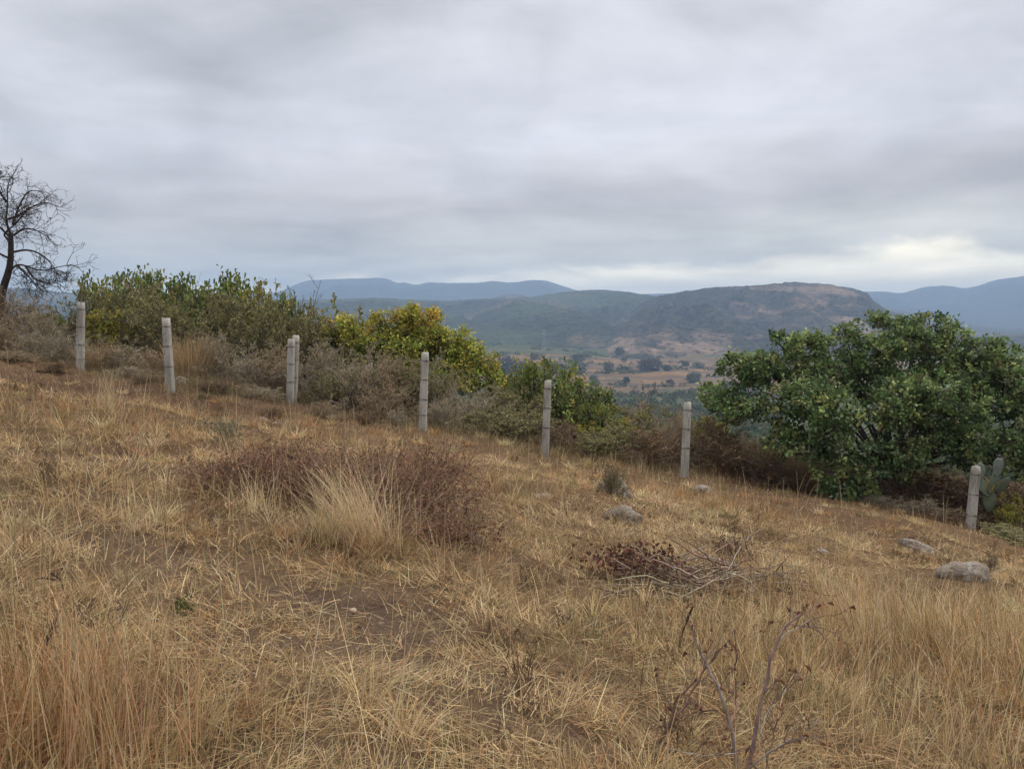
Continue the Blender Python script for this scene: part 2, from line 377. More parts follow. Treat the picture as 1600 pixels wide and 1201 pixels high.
ground = tag(gm.build('ground', m_ground(), smooth=True), 'dry grassy hillside falling away to a tan valley floor', 'ground', kind='structure')

# ------------------------------------------------------------------ hills and mountains
def m_hill(name, dark, mid, rocky, rock_amt, scale=0.02, patch=None):
    m = mat(name); g = G(m); pos = g.n('ShaderNodeNewGeometry').outputs['Position']
    n1 = g.noise(pos, scale * 0.16, 5, 0.6, 0.6); n2 = g.noise(pos, scale * 1.6, 6, 0.75); n3 = g.noise(pos, scale * 0.45, 6, 0.65, 0.8, (1, 0.5, 2))
    vo = g.n('ShaderNodeTexVoronoi', {'Vector': pos, 'Scale': scale * 3.5}).outputs['Distance']
    c = g.mix(g.ramp(n2, [(0.36, 0.0), (0.62, 1.0)]), dark, mid)
    c = g.mix(g.ramp(g.m('ADD', n1, g.m('MULTIPLY', g.m('SUBTRACT', n3, 0.5), 0.8)), [(0.60 - rock_amt * 0.2, 0.0), (0.74 - rock_amt * 0.2, 0.9)]), c, g.mix(g.ramp(n2, [(0.4, 0.0), (0.6, 1.0)]), rocky, tuple(v * 0.55 for v in rocky)))
    if patch:
        c = g.mix(g.ramp(g.noise(pos, scale * 0.12, 3, 0.5, 0.5, (1, 1, 2.5)), [(0.48, 0.0), (0.60, 0.8)]), c, patch)
    c = g.mix(g.ramp(vo, [(0.22, 0.85), (0.42, 0.0)]), c, tuple(v * 0.5 for v in dark))
    g.surf(c, 1.0, g.m('ADD', n2, g.m('MULTIPLY', vo, 0.6)), 10.0, 0.7, 0.0); return m
def ridge(name, label, prof, D, Df, zfoot, material, amp=1.0, rough=2.5, cols=900, rows=150, seed=50, p0=-300, p1=1900, step=None):
    prof = np.array(prof, float); px = np.linspace(p0, p1, cols)
    row = np.interp(px, prof[:, 0], prof[:, 1])
    k = np.ones(9) / 9; row = np.convolve(np.pad(row, 4, 'edge'), k, 'valid') if step is None else row
    xr = (px - CX) / F
    zc = np.array([at(p, q, D)[2] for p, q in zip(px, row)]) + rough * fbm(px / 9, px * 0, 4, seed, 0.7)
    t = np.concatenate([np.linspace(0, 1, rows), np.linspace(1.02, 1.9, 40)])
    T, XR = np.meshgrid(t, xr, indexing='ij'); ZC = np.broadcast_to(zc, T.shape)
    Yd = Df + (D - Df) * T; Xw = XR * Yd / cp * 1.0
    Xw = XR * Yd * (1.0)
    prf = np.where(T <= 1, T ** 0.85 * (1.15 - 0.15 * T), 1 - (T - 1) ** 1.3 * 0.9)
    Zs = zfoot + (ZC - zfoot) * prf
    wl = (D - Df)
    gul = 1 - np.abs(fbm(Xw / (wl * 0.34) + 0.9 * fbm(Xw / wl * 3, Yd / wl * 3, 3, seed + 7) + 0.31, Yd / (wl * 0.9) + 0.6 * fbm(Xw / wl * 3 + 5, Yd / wl * 3, 3, seed + 8), 5, seed + 3, 0.55)) * 2
    env = np.clip(np.minimum(T, np.abs(1 - T)) * 2.4, 0, 1)
    Zs = Zs + (gul - 0.6) * (ZC - zfoot) * 0.42 * amp * env + fbm(Xw / 40, Yd / 40, 4, seed + 9, 0.7) * 4 * amp * np.clip(env * 3, 0, 1)
    mb = MB(); n0, n1 = T.shape
    i = np.arange(n0 - 1)[:, None]; j = np.arange(n1 - 1)[None, :]
    f = np.stack([i * n1 + j, i * n1 + j + 1, (i + 1) * n1 + j + 1, (i + 1) * n1 + j], -1).reshape(-1, 4)
    mb.add(np.stack([Xw, Yd, Zs], -1).reshape(-1, 3), [f], np.array([.1, .1, .1]))
    return tag(mb.build(name, material, smooth=True), label, 'hill' if 'hill' in name else 'mountain', kind='structure')
MH1 = m_hill('scrub_hill', (0.010, 0.016, 0.012), (0.062, 0.066, 0.045), (0.20, 0.15, 0.10), 0.22, 0.02, (0.062, 0.082, 0.042))
MH2 = m_hill('rocky_hill', (0.018, 0.022, 0.02), (0.07, 0.066, 0.052), (0.30, 0.215, 0.155), 0.42, 0.026)
MH3 = m_hill('far_slope', (0.03, 0.035, 0.03), (0.07, 0.065, 0.05), (0.16, 0.12, 0.09), 0.5, 0.015)
MM = m_hill('far_forest', (0.02, 0.03, 0.025), (0.04, 0.05, 0.04), (0.06, 0.06, 0.05), 0.2, 0.006)
ridge('hill', 'long dark scrub covered hill across the valley', [(-300, 430), (0, 448), (60, 452), (120, 458), (200, 463), (300, 463), (420, 468), (480, 468), (560, 466), (600, 465), (640, 468), (700, 470), (740, 467),
      (790, 466), (830, 464), (880, 456), (930, 452), (980, 456), (1010, 461), (1080, 468), (1160, 490), (1400, 520), (1900, 540)], 2700, 1420, -66, MH1, 1.0, 2.5, seed=50)
ridge('hill', 'nearer rocky brown hill with a flat cliff edged top', [(700, 600), (800, 580), (880, 555), (940, 520), (985, 487), (1010, 468), (1030, 461), (1060, 456), (1100, 450), (1150, 447), (1200, 444), (1240, 440), (1290, 444),
      (1330, 451), (1352, 457), (1357, 463), (1362, 470), (1385, 484), (1430, 498), (1500, 520), (1600, 545), (1750, 570), (1900, 590)], 2050, 1230, -70, MH2, 1.0, 3.0, seed=71, step=1, p0=700, p1=1900)
ridge('hill', 'hazy brown slope running down to the right behind the rocky hill', [(1000, 560), (1200, 520), (1330, 470), (1385, 482), (1420, 488), (1480, 497), (1540, 512), (1570, 514), (1620, 513), (1900, 490)], 3300, 2100, -66, MH3, .7, 3, cols=500, rows=90, seed=90, p0=1000, p1=1900)
ridge('hill', 'low brownish rise on the valley floor at the right edge', [(1400, 620), (1500, 552), (1560, 524), (1620, 520), (1900, 515)], 1750, 1250, -72, MH3, .6, 2, cols=300, rows=60, seed=95, p0=1400, p1=1900)
ridge('hill', 'small rounded rocky knoll peeping over the dark hill', [(740, 480), (765, 468), (785, 461), (800, 459), (815, 461), (840, 468), (860, 480)], 3400, 2900, -60, MH3, .5, 2, cols=140, rows=50, seed=97, p0=740, p1=860)
ridge('mountain', 'long flat topped blue mountain range on the left horizon', [(-300, 452), (200, 462), (380, 462), (420, 458), (442, 455), (462, 445), (482, 438), (520, 436), (600, 434), (614, 437), (620, 444), (633, 440), (650, 446), (670, 441),
      (700, 442), (745, 442), (770, 439), (800, 442), (832, 437), (852, 438), (880, 447), (900, 454), (960, 463), (1010, 459), (1050, 458), (1100, 462), (1300, 480)], 6000, 4300, -60, MM, 1.0, 3, cols=900, rows=70, seed=110, p0=-300, p1=1300)
ridge('mountain', 'blue mountain rising towards the right edge of the view', [(1100, 480), (1250, 465), (1340, 456), (1372, 455), (1405, 458), (1440, 448), (1465, 446), (1485, 447), (1500, 451), (1522, 447), (1550, 437), (1580, 433), (1605, 430), (1700, 432), (1900, 436)],
      5600, 4000, -60, MM, 1.0, 3, cols=500, rows=70, seed=120, p0=1100, p1=1900)

# ------------------------------------------------------------------ fence
POSTS = [(124, 18.0, 472, 2), (264, 15.9, 497, -1), (451, 18.0, 530, 1.5), (659, 16.4, 551, 1.8), (852, 16.1, 594, 1.5), (1073, 16.5, 628, 1.0), (1308, 17.0, 668, 1.5), (1530, 15.0, 727, 1.5)]
ORD = ['first', 'second', 'third', 'fourth', 'fifth', 'sixth', 'seventh', 'eighth']
p0 = GY(POSTS[4][0], POSTS[4][1])
fence = thing('wire_fence', p0, 'barbed wire fence on weathered concrete posts running across the slope', 'fence')
fence_loc = np.array(p0)
def post_mesh(h, wd, lean, chip):
    """square tapering post with chamfered corners and uneven faces"""
    mb = MB(); K = 16; zs = np.linspace(-0.35, h, K); rings = []
    for k, z in enumerate(zs):
        s = wd / 2 * (1.0 - 0.10 * max(z, 0) / h) * (1 + 0.02 * random.uniform(-1, 1)); c = s * 0.72
        if k == K - 1: s *= 0.9; c *= 0.9
        ring = [(s, -c), (s, c), (c, s), (-c, s), (-s, c), (-s, -c), (-c, -s), (c, -s)]
        ox = lean * max(z, 0)
        rings += [(x + ox + random.uniform(-1, 1) * .0025, y + random.uniform(-1, 1) * .0025, z + (random.uniform(-.02, .012) if k == K - 1 else 0)) for x, y in ring]
    f = [[k * 8 + s, k * 8 + (s + 1) % 8, (k + 1) * 8 + (s + 1) % 8, (k + 1) * 8 + s] for k in range(K - 1) for s in range(8)]
    mb.add(rings, [np.array(f), np.array([[(K - 1) * 8 + s for s in range(8)]])], (.3, .3, .3)); return mb
def tie(mb, x, y, z, wd):
    s = wd / 2 + 0.004; c = s * 0.74; pts = [(s, -c), (s, c), (c, s), (-c, s), (-s, c), (-s, -c), (-c, -s), (c, -s), (s, -c)]
    P = np.array([[(x + a, y + b, z + random.uniform(-.006, .006)) for a, b in pts]]); tubes(mb, P, np.full((1, 9), .0045), (.08, .06, .05), 4)
    P2 = np.array([[(x + .01, y - s, z), (x + .02, y - s - .012, z + .012), (x + .035, y - s - .008, z - .004), (x + .045, y - s, z - .016)]]); tubes(mb, P2, np.full((1, 4), .0055), (.08, .06, .05), 4)
tops = []
def add_post(px, Yd, toprow, leanpx, i, label=None, yoff=0):
    b = GY(px, Yd); top = at(px, toprow, Yd); h = float(top[2] - b[2]); wd = random.uniform(.145, .16)
    lean = leanpx * 3 / F * Yd / h
    o = post_mesh(h, wd, lean, 0).build('post', M_CONC, fence); o.location = tuple(b - fence_loc)
    if label: o['label'] = label
    hs = [h - .16, h - .55, h - .95] + ([h - 1.27] if i % 3 == 0 else [])
    for z in hs:
        if z > .1:
            mb = MB(); tie(mb, lean * z, 0, z, wd * (1 - .1 * z / h)); mb.build('wire_tie', M_WIRE, o)
    return b, h, lean
for i, (px, Yd, tr, ln) in enumerate(POSTS): tops.append(add_post(px, Yd, tr, ln, i))
add_post(456, 18.25, 524, 2.3, 1, 'leaning concrete post standing close beside the third one')
ext = [(np.array([-13.2, 18.6, float(H(-13.2, 18.6))]), 1.45, 0)] + tops + [(np.array([12.2, 15.6, float(H(12.2, 15.6))]), 1.3, 0)]
o = post_mesh(1.45, .15, .01, 0).build('post', M_CONC, fence); o.location = tuple(ext[0][0] - fence_loc)
o = post_mesh(1.35, .15, -.01, 0).build('post', M_CONC, fence); o.location = tuple(ext[-1][0] - fence_loc)
for dz in (.16, .55, .95):
    mb = MB()
    for (a, ha, la), (b, hb, lb) in zip(ext[:-1], ext[1:]):
        za, zb = ha - dz, hb - dz; A = a + np.array([la * za, -.085, za]); B = b + np.array([lb * zb, -.085, zb])
        t = np.linspace(0, 1, 14)[:, None]; P = A * (1 - t) + B * t; P[:, 2] -= .05 * (4 * t[:, 0] * (1 - t[:, 0]))
        tubes(mb, (P - fence_loc)[None], np.full((1, 14), .0026), (.1, .08, .07), 4)
        tt = np.arange(.03, 1, .05)[:, None]; Q = A * (1 - tt) + B * tt; Q[:, 2] -= .05 * (4 * tt[:, 0] * (1 - tt[:, 0])); Q = Q - fence_loc
        d = rng.normal(0, 1, Q.shape) * .012; tubes(mb, np.stack([Q - d, Q + d], 1), np.full((len(Q), 2), .0014), (.1, .08, .07), 3)
    mb.build('barbed_wire', M_WIRE, fence)

# ------------------------------------------------------------------ shrubs
def grow(mb, nst, h, w, levels, col, r0=0.012, K=6, spread=0.6, wander=.16, pull=(0, 0, .05), base_r=.12):
    a = rng.uniform(0, 2 * math.pi, nst); s = np.abs(rng.normal(0, spread, nst)).clip(0, 1.25)
    d = np.stack([np.cos(a) * np.sin(s) * w, np.sin(a) * np.sin(s) * w, np.cos(s) * h], 1)
    ln = np.linalg.norm(d, axis=1) * rng.uniform(.7, 1.05, nst)
    b = np.stack([np.cos(a), np.sin(a), a * 0], 1) * base_r * rng.uniform(0, 1, (nst, 1)); b[:, 2] = -.08
    P = poly(b, d, ln, K, wander, pull); R = r0 * rng.uniform(.6, 1.1, nst)[:, None] * np.linspace(1, .35, K)[None]
    tubes(mb, P, R, jit(col, nst), 4); cur = P; cl = ln; rad = r0 * .5
    for (per, fr, ang) in levels:
        idx, pos, dd, t = spawn(cur, per, .25, 1, ang); l2 = cl[idx] * fr * rng.uniform(.5, 1.1, len(idx)) * (1.15 - .5 * t)
        P = poly(pos, dd, l2, 4, wander * 1.1, pull); R = rad * rng.uniform(.6, 1, len(idx))[:, None] * np.linspace(1, .4, 4)[None]
        tubes(mb, P, np.maximum(R, .0016), jit(col, len(idx)), 3); cur = P; cl = l2; rad *= .6
    return cur
def on_twigs(mb, P, n, length, width, pal, wts, t0=.2, droop=.1):
    idx = rng.integers(0, len(P), n); t = rng.uniform(t0, 1, n) * (P.shape[1] - 1.001); k = t.astype(int); fr = (t - k)[:, None]
    a = P[idx, k]; b = P[idx, k + 1]; pos = a * (1 - fr) + b * fr
    ax = norm(b - a) * .6 + rng.normal(0, .7, (n, 3)) + np.array([0, 0, .15])
    leaves(mb, pos, ax, length * rng.uniform(.6, 1.2, n), width * rng.uniform(.7, 1.2, n), pick(pal, wts, n), .2, droop)
GREY = (0.34, 0.29, 0.215); BRN = (0.19, 0.135, 0.10); STR = (0.40, 0.29, 0.16)
# ------------------------------------------------------------------ leafy crowns
def crown_points(lobes, ncl, thick=.28, bump=.14):
    lob = np.array(lobes); wgt = lob[:, 3] * lob[:, 4]; li = rng.choice(len(lob), ncl, p=wgt / wgt.sum())
    d = norm(rng.normal(0, 1, (ncl, 3))); r = np.where(rng.random(ncl) < .8, 1 - np.abs(rng.normal(0, thick * .5, ncl)), rng.uniform(.3, .9, ncl))
    r = r * (1 + rng.normal(0, bump * .5, ncl))
    pos = lob[li, :3] + d * lob[li, 3:6] * r[:, None]
    inside = np.zeros(ncl, bool)
    for q in lob:
        e = ((pos - q[:3]) / q[3:6]); inside |= (np.linalg.norm(e, axis=1) < .62)
    return pos[~inside | (rng.random(ncl) < .12)], d[~inside | (rng.random(ncl) < 0)] if False else None, li
def crown(fo, tw, lobes, ncl, per, llen, lwid, pal, wts, csize=.16, toppal=None, topfrac=None):
    pos, _, _ = crown_points(lobes, ncl); n = len(pos); lob = np.array(lobes)
    ctr = lob[:, :3].mean(0); near = lob[np.argmin(np.linalg.norm(pos[:, None] - lob[None, :, :3], axis=2), 1), :3]
    out = norm(norm(pos - near) * 1.0 + norm(pos - ctr) * .5 + np.array([0, 0, .35]))
    ni = np.argmin(np.linalg.norm(pos[:, None] - lob[None, :, :3], axis=2), 1); ccol = pick(pal, wts, n, .16) * rng.uniform(.72, 1.3, (len(lob), 1))[ni]
    if toppal is not None:
        zt = np.percentile(pos[:, 2], 100 * (1 - topfrac)); m = (pos[:, 2] + rng.normal(0, .25, n) > zt) | (rng.random(n) < .08); ccol[m] = pick(toppal, [1] * len(toppal), int(m.sum()), .2)
    # twig carrying each rosette
    P = poly(pos - out * csize * 2.2, out, np.full(n, csize * 2.4), 4, .12); tubes(tw, P, np.linspace(.007, .003, 4)[None] * np.ones((n, 1)), jit((.09, .07, .055), n), 3)
    idx = np.repeat(np.arange(n), per); m = len(idx)
    lp = pos[idx] + rng.normal(0, csize * .45, (m, 3)) ; ax = out[idx] * .7 + rng.normal(0, .62, (m, 3))
    leaves(fo, lp, ax, llen * rng.uniform(.6, 1.2, m), lwid * rng.uniform(.7, 1.15, m), np.clip(ccol[idx] * (1 + rng.normal(0, .2, (m, 1))) * (1 + rng.normal(0, .05, (m, 3))), .005, 1), .22, .12)
def limbs(tw, root, lobes, r0, col, K=9, sub=6):
    lob = np.array(lobes); n = len(lob); tgt = lob[:, :3]; t = np.linspace(0, 1, K)[None, :, None]
    root = np.asarray(root, float); fork = root + np.array([0, 0, .5])
    mid = (fork + tgt) / 2 + rng.normal(0, .18, (n, 3)) + np.array([0, 0, -.1])
    A = root[None, None] * np.ones((n, 1, 1)); B = fork[None, None]; 
    P = (1 - t) ** 3 * A + 3 * (1 - t) ** 2 * t * B + 3 * (1 - t) * t ** 2 * mid[:, None] + t ** 3 * tgt[:, None]
    P[:, 1:-1] += rng.normal(0, .03, P[:, 1:-1].shape)
    tubes(tw, P, r0 * np.linspace(1, .25, K)[None] * np.ones((n, 1)), jit(col, n), 6)
    idx, pos, dd, _ = spawn(P, sub, .35, 1, (.5, 1.1)); ln = lob[idx, 3] * rng.uniform(.6, 1.1, len(idx))
    Q = poly(pos, dd, ln, 5, .2, (0, 0, .03)); tubes(tw, Q, r0 * .28 * np.linspace(1, .35, 5)[None] * np.ones((len(idx), 1)), jit(col, len(idx)), 4)
    idx, pos, dd, _ = spawn(Q, 4, .3, 1, (.5, 1.1)); Q2 = poly(pos, dd, ln[idx] * .5, 4, .2); tubes(tw, Q2, r0 * .12 * np.linspace(1, .4, 4)[None] * np.ones((len(idx), 1)), jit(col, len(idx)), 3)
KINDS = {}
def make_kind(kind, v):
    st, fo = MB(), None
    if kind == 'bare':
        P = grow(st, 26, 1.0, .75, [(9, .42, (.4, .9)), (5, .5, (.4, 1.0)), (3, .6, (.4, 1.0))], GREY if v else (.33, .25, .17), .010)
        fo = MB(); on_twigs(fo, P, 1400, .03, .014, [(.33, .275, .165), (.25, .21, .13), (.38, .28, .15)], [3, 3, 1])
    elif kind == 'olive':
        P = grow(st, 22, 1.0, .8, [(9, .42, (.4, .9)), (6, .5, (.4, 1.0))], (.16, .13, .10), .011)
        fo = MB(); on_twigs(fo, P, 10000, .033, .015, [(.24, .235, .10), (.34, .30, .14), (.16, .18, .075), (.42, .35, .16)], [5, 4, 3, 1.5])
    elif kind == 'yellow':
        P = grow(st, 16, 1.0, .8, [(8, .42, (.4, .9)), (5, .5, (.4, 1.0))], (.14, .11, .08), .012)
        fo = MB(); on_twigs(fo, P, 4200, .055, .028, [(.34, .30, .06), (.25, .26, .07), (.42, .31, .07), (.15, .18, .05)], [4, 4, 2, 2])
    elif kind == 'green':
        lo_ = [(rng.normal(0, .3), rng.normal(0, .3), rng.uniform(.35, .8), .26, .26, .22) for _ in range(9)]
        fo = MB(); crown(fo, st, lo_, 330, 11, .075, .042, [(.16, .20, .06), (.23, .25, .075), (.10, .14, .045), (.34, .31, .09)], [5, 4, 3, 1.5], .10); limbs(st, (0, 0, -.1), lo_, .022, (.12, .10, .07))
    elif kind == 'weed':
        P = grow(st, 34, 1.0, .6, [(7, .4, (.3, .8)), (4, .5, (.4, 1.0))], BRN if v else (.22, .14, .09), .007, wander=.12)
        fo = MB(); on_twigs(fo, P, 1800, .035, .02, [(.19, .125, .08), (.13, .09, .065), (.29, .20, .11), (.14, .14, .07)], [4, 3, 2.5, 1.5])
    elif kind == 'straw':
        n = 900; a = rng.uniform(0, 6.28, n); b = np.stack([np.cos(a), np.sin(a), a * 0], 1) * rng.uniform(0, .35, (n, 1)); b[:, 2] = -.03
        blades(st, b, a + rng.normal(0, .6, n), np.abs(rng.normal(.15, .15, n)), np.abs(rng.normal(.4, .3, n)), rng.uniform(.5, 1.1, n), np.full(n, .009), pick([(.42, .30, .16), (.30, .20, .11), (.5, .4, .24)], [3, 2, 1], n), 4)
    # normalise to about unit height and unit width, so that copies can be sized
    return st, fo
PART = {'bare': ('stems', 'withered_leaves'), 'olive': ('stems', 'foliage'), 'yellow': ('stems', 'foliage'), 'green': ('stems', 'foliage'), 'weed': ('stems', 'withered_leaves'), 'straw': ('stalks', None)}
NAME = {'bare': 'bare_shrub', 'olive': 'feathery_shrub', 'yellow': 'yellow_shrub', 'green': 'leafy_shrub', 'weed': 'dry_weed_clump', 'straw': 'tall_grass_clump'}
LAB = {'bare': 'grey brown twiggy shrub, nearly leafless', 'olive': 'feathery olive grey shrub with tiny leaves', 'yellow': 'yellow green shrub turning colour', 'green': 'leafy dark green shrub',
       'weed': 'dark brown dried weed clump', 'straw': 'clump of tall straw coloured grass'}
CATG = {'bare': 'shrub', 'olive': 'shrub', 'yellow': 'shrub', 'green': 'shrub', 'weed': 'weeds', 'straw': 'grass clump'}
GRP = {'bare': 'grey bare shrubs along the fence', 'olive': 'feathery shrubs behind the fence', 'yellow': 'yellowing shrubs behind the fence', 'green': 'leafy green shrubs behind the fence', 'weed': 'dry brown weeds along the fence', 'straw': 'tall grass clumps by the fence'}
S = [  # px, top row, depth, width px, kind
 (22, 560, 17.2, 90, 'bare'), (85, 568, 16.8, 80, 'weed'), (195, 572, 17.2, 80, 'bare'), (232, 588, 16.5, 60, 'weed'), (345, 592, 17.2, 90, 'weed'), (400, 600, 17.4, 80, 'bare'), (425, 640, 15.6, 60, 'weed'), (565, 638, 16.7, 80, 'weed'), (505, 625, 17.0, 60, 'bare'), (620, 640, 16.8, 60, 'bare'), (-60, 440, 20, 150, 'bare'), (10, 450, 20.5, 150, 'bare'), (62, 480, 19.5, 100, 'bare'), (98, 505, 19.2, 80, 'bare'), (-10, 500, 18.8, 110, 'bare'), (50, 520, 18.6, 90, 'bare'),
 (85, 490, 22, 70, 'green'), (150, 438, 21.5, 120, 'olive'), (212, 446, 22, 130, 'olive'), (192, 426, 23.5, 110, 'green'), (262, 430, 23.5, 100, 'green'), (165, 470, 20.3, 100, 'yellow'),
 (255, 462, 20.8, 130, 'olive'), (322, 462, 21.2, 120, 'olive'), (185, 525, 19.0, 110, 'bare'), (232, 545, 18.5, 100, 'bare'), (295, 515, 18.8, 90, 'straw'), (150, 530, 18.8, 60, 'straw'),
 (330, 520, 19.2, 120, 'bare'), (350, 432, 23.5, 120, 'green'), (395, 444, 23.5, 90, 'yellow'), (312, 465, 23, 70, 'green'), (380, 462, 21.2, 150, 'olive'), (442, 470, 20.8, 130, 'olive'), (430, 462, 23.5, 80, 'green'),
 (390, 535, 19.0, 120, 'bare'), (435, 540, 19.4, 110, 'bare'), (500, 535, 19.0, 120, 'bare'), (480, 495, 21, 120, 'olive'), (528, 482, 22.0, 100, 'yellow'), (480, 485, 22.5, 90, 'yellow'), (560, 500, 22.0, 90, 'yellow'),
 (555, 540, 18.8, 130, 'bare'), (605, 550, 18.6, 120, 'bare'), (520, 580, 18.4, 90, 'olive'), (650, 560, 18.8, 120, 'olive'), (700, 590, 18.5, 120, 'bare'), (745, 605, 18.8, 110, 'bare'), (600, 600, 17.8, 110, 'bare'),
 (690, 625, 17.6, 90, 'bare'), (770, 600, 20, 120, 'olive'), (808, 612, 19.2, 120, 'olive'), (790, 580, 21.5, 60, 'green'), (850, 562, 20.5, 110, 'green'), (900, 598, 19.8, 120, 'green'), (935, 628, 19.4, 70, 'green'),
 (800, 640, 17.9, 120, 'olive'), (745, 640, 17.8, 100, 'olive'), (885, 655, 17.6, 100, 'weed'), (960, 640, 18.8, 110, 'yellow'), (1000, 636, 19.2, 110, 'olive'), (960, 665, 17.8, 110, 'olive'), (1022, 625, 18.4, 120, 'bare'),
 (1062, 640, 18.4, 90, 'bare'), (1020, 668, 17.5, 110, 'weed'), (925, 680, 17.3, 90, 'olive'), (1000, 700, 17.2, 80, 'weed'), (1110, 655, 18.6, 110, 'weed'), (1135, 680, 18.0, 120, 'weed'), (1180, 700, 17.8, 110, 'weed'),
 (1110, 640, 19.5, 90, 'yellow'), (1225, 725, 17.6, 110, 'weed'), (1270, 745, 17.4, 100, 'weed'), (1345, 748, 17.3, 110, 'weed'), (1400, 735, 17.5, 120, 'weed'), (1455, 728, 17.3, 120, 'weed'), (1505, 735, 17.0, 110, 'weed'),
 (1560, 745, 16.8, 110, 'weed'), (1610, 745, 16.5, 120, 'weed'), (1375, 780, 16.4, 90, 'bare'), (1440, 775, 16.2, 100, 'bare'), (1490, 790, 15.8, 90, 'weed'), (1575, 835, 14.6, 70, 'olive'), (1615, 828, 14.3, 110, 'olive'), (1590, 775, 15.6, 50, 'yellow'), (1460, 730, 17.9, 70, 'yellow'),
]
pxs = [p[0] for p in POSTS]
def gapname(px):
    k = sum(px > q for q in pxs)
    if k == 0: return 'left of the first fence post'
    if k == 8: return 'right of the rightmost fence post'
    return 'between %s and %s fence posts' % (ORD[k - 1], ORD[k])
gcount = {}
for s in S: gcount.setdefault((s[4], gapname(s[0])), []).append(s)
def slabel(s):
    l = sorted(gcount[(s[4], gapname(s[0]))], key=lambda q: q[0]); k = l.index(s); n = len(l); q = ''
    if n == 2: q = ['left hand ', 'right hand '][k]
    elif n > 2:
        q = (['leftmost '] + [''] * (n - 2) + ['rightmost '])[k]
        if not q: q = {3: ['middle ']}.get(n, ['second from left ', 'third from left ', 'fourth from left ', 'fifth from left ', 'sixth from left ', 'seventh from left ', 'eighth from left '])[k - 1]
    return q + LAB[s[4]] + ' ' + gapname(s[0])
protos = {}
def copy_tree(o, parent=None):
    c = o.copy(); COL.objects.link(c); c.parent = parent
    for ch in o.children: copy_tree(ch, c)
    return c
use = {}
for s in S:
    px, tr, Yd, wpx, kind = s; nvar = 3 if kind in ('bare', 'olive', 'weed', 'green') else 2
    v = use.get(kind, 0) % nvar; use[kind] = use.get(kind, 0) + 1
    b = GY(px, Yd); h = max(.22, float(at(px, tr, Yd)[2] - b[2])); wm = wpx * Yd / F
    if (kind, v) not in protos:
        st, fo = make_kind(kind, v); root = thing(NAME[kind], (0, 0, 0), '-', CATG[kind]); 
        allv = np.concatenate([a for a in st.v] + ([a for a in fo.v] if fo else []))
        hh = np.percentile(allv[:, 2], 99.3); ww = np.percentile(np.hypot(allv[:, 0], allv[:, 1]), 96) * 2
        st.build(PART[kind][0], M_GRASS if kind == 'straw' else M_BARK, root)
        if fo: fo.build(PART[kind][1], M_LEAF if kind in ('green', 'yellow', 'olive') else M_DEAD, root)
        protos[(kind, v)] = (root, hh, ww); o = root
    else: o = copy_tree(protos[(kind, v)][0])
    _, hh, ww = protos[(kind, v)]
    o.location = tuple(float(q) for q in b); o.rotation_euler = (0, 0, random.uniform(0, 6.28)); sx = wm * 1.15 / ww; o.scale = (sx, sx, h / hh)
    tag(o, slabel(s), CATG[kind], GRP[kind])

# tall thin saplings
def sapling(px, toprow, Yd, label, nleaf, leafcol, scale=.5):
    b = GY(px, Yd); h = float(at(px, toprow, Yd)[2] - b[2]); r = thing('sapling', b, label, 'sapling')
    st = MB(); P = grow(st, 2, h, .15 * h, [(9, .22, (.5, .9)), (5, .5, (.4, .9))], (.12, .10, .09), .016, K=9, spread=.08, wander=.07, base_r=.05)
    st.build('stems', M_BARK, r)
    if nleaf: fo = MB(); on_twigs(fo, P, nleaf, .05, .025, leafcol, [1] * len(leafcol)); fo.build('withered_leaves', M_DEAD, r)
sapling(466, 424, 20.4, 'thin dark leafless sapling rising above the shrubs near the third fence post', 60, [(.1, .09, .06)])
sapling(487, 480, 20.8, 'short leafless sapling just right of the tallest thin sapling', 30, [(.1, .09, .06)])
sapling(1012, 585, 18.8, 'spindly sapling with curled brown leaves left of the sixth fence post', 80, [(.16, .09, .05), (.12, .08, .04)])
sapling(235, 418, 23, 'wispy bare twigs poking above the green shrubs at the left', 20, [(.1, .09, .06)])

def sublobes(lob, k=6, f=.5):
    out = []
    for q in lob:
        d = norm(rng.normal(0, 1, (k, 3)) + np.array([0, -.25, .15]))
        for v in d: g_ = f * rng.uniform(.75, 1.3); out.append((q[0] + v[0] * q[3] * .66, q[1] + v[1] * q[4] * .66, q[2] + v[2] * q[5] * .66, q[3] * g_, q[4] * g_, q[5] * g_ * .85))
    return out
def lobes_from(lst, root):
    out = []
    for (px, row, rp, Yd) in lst:
        c = at(px, row, Yd) - root; r = rp * .93 * Yd / F; out.append((*c, r, r * 1.1, r * .9))
    return out
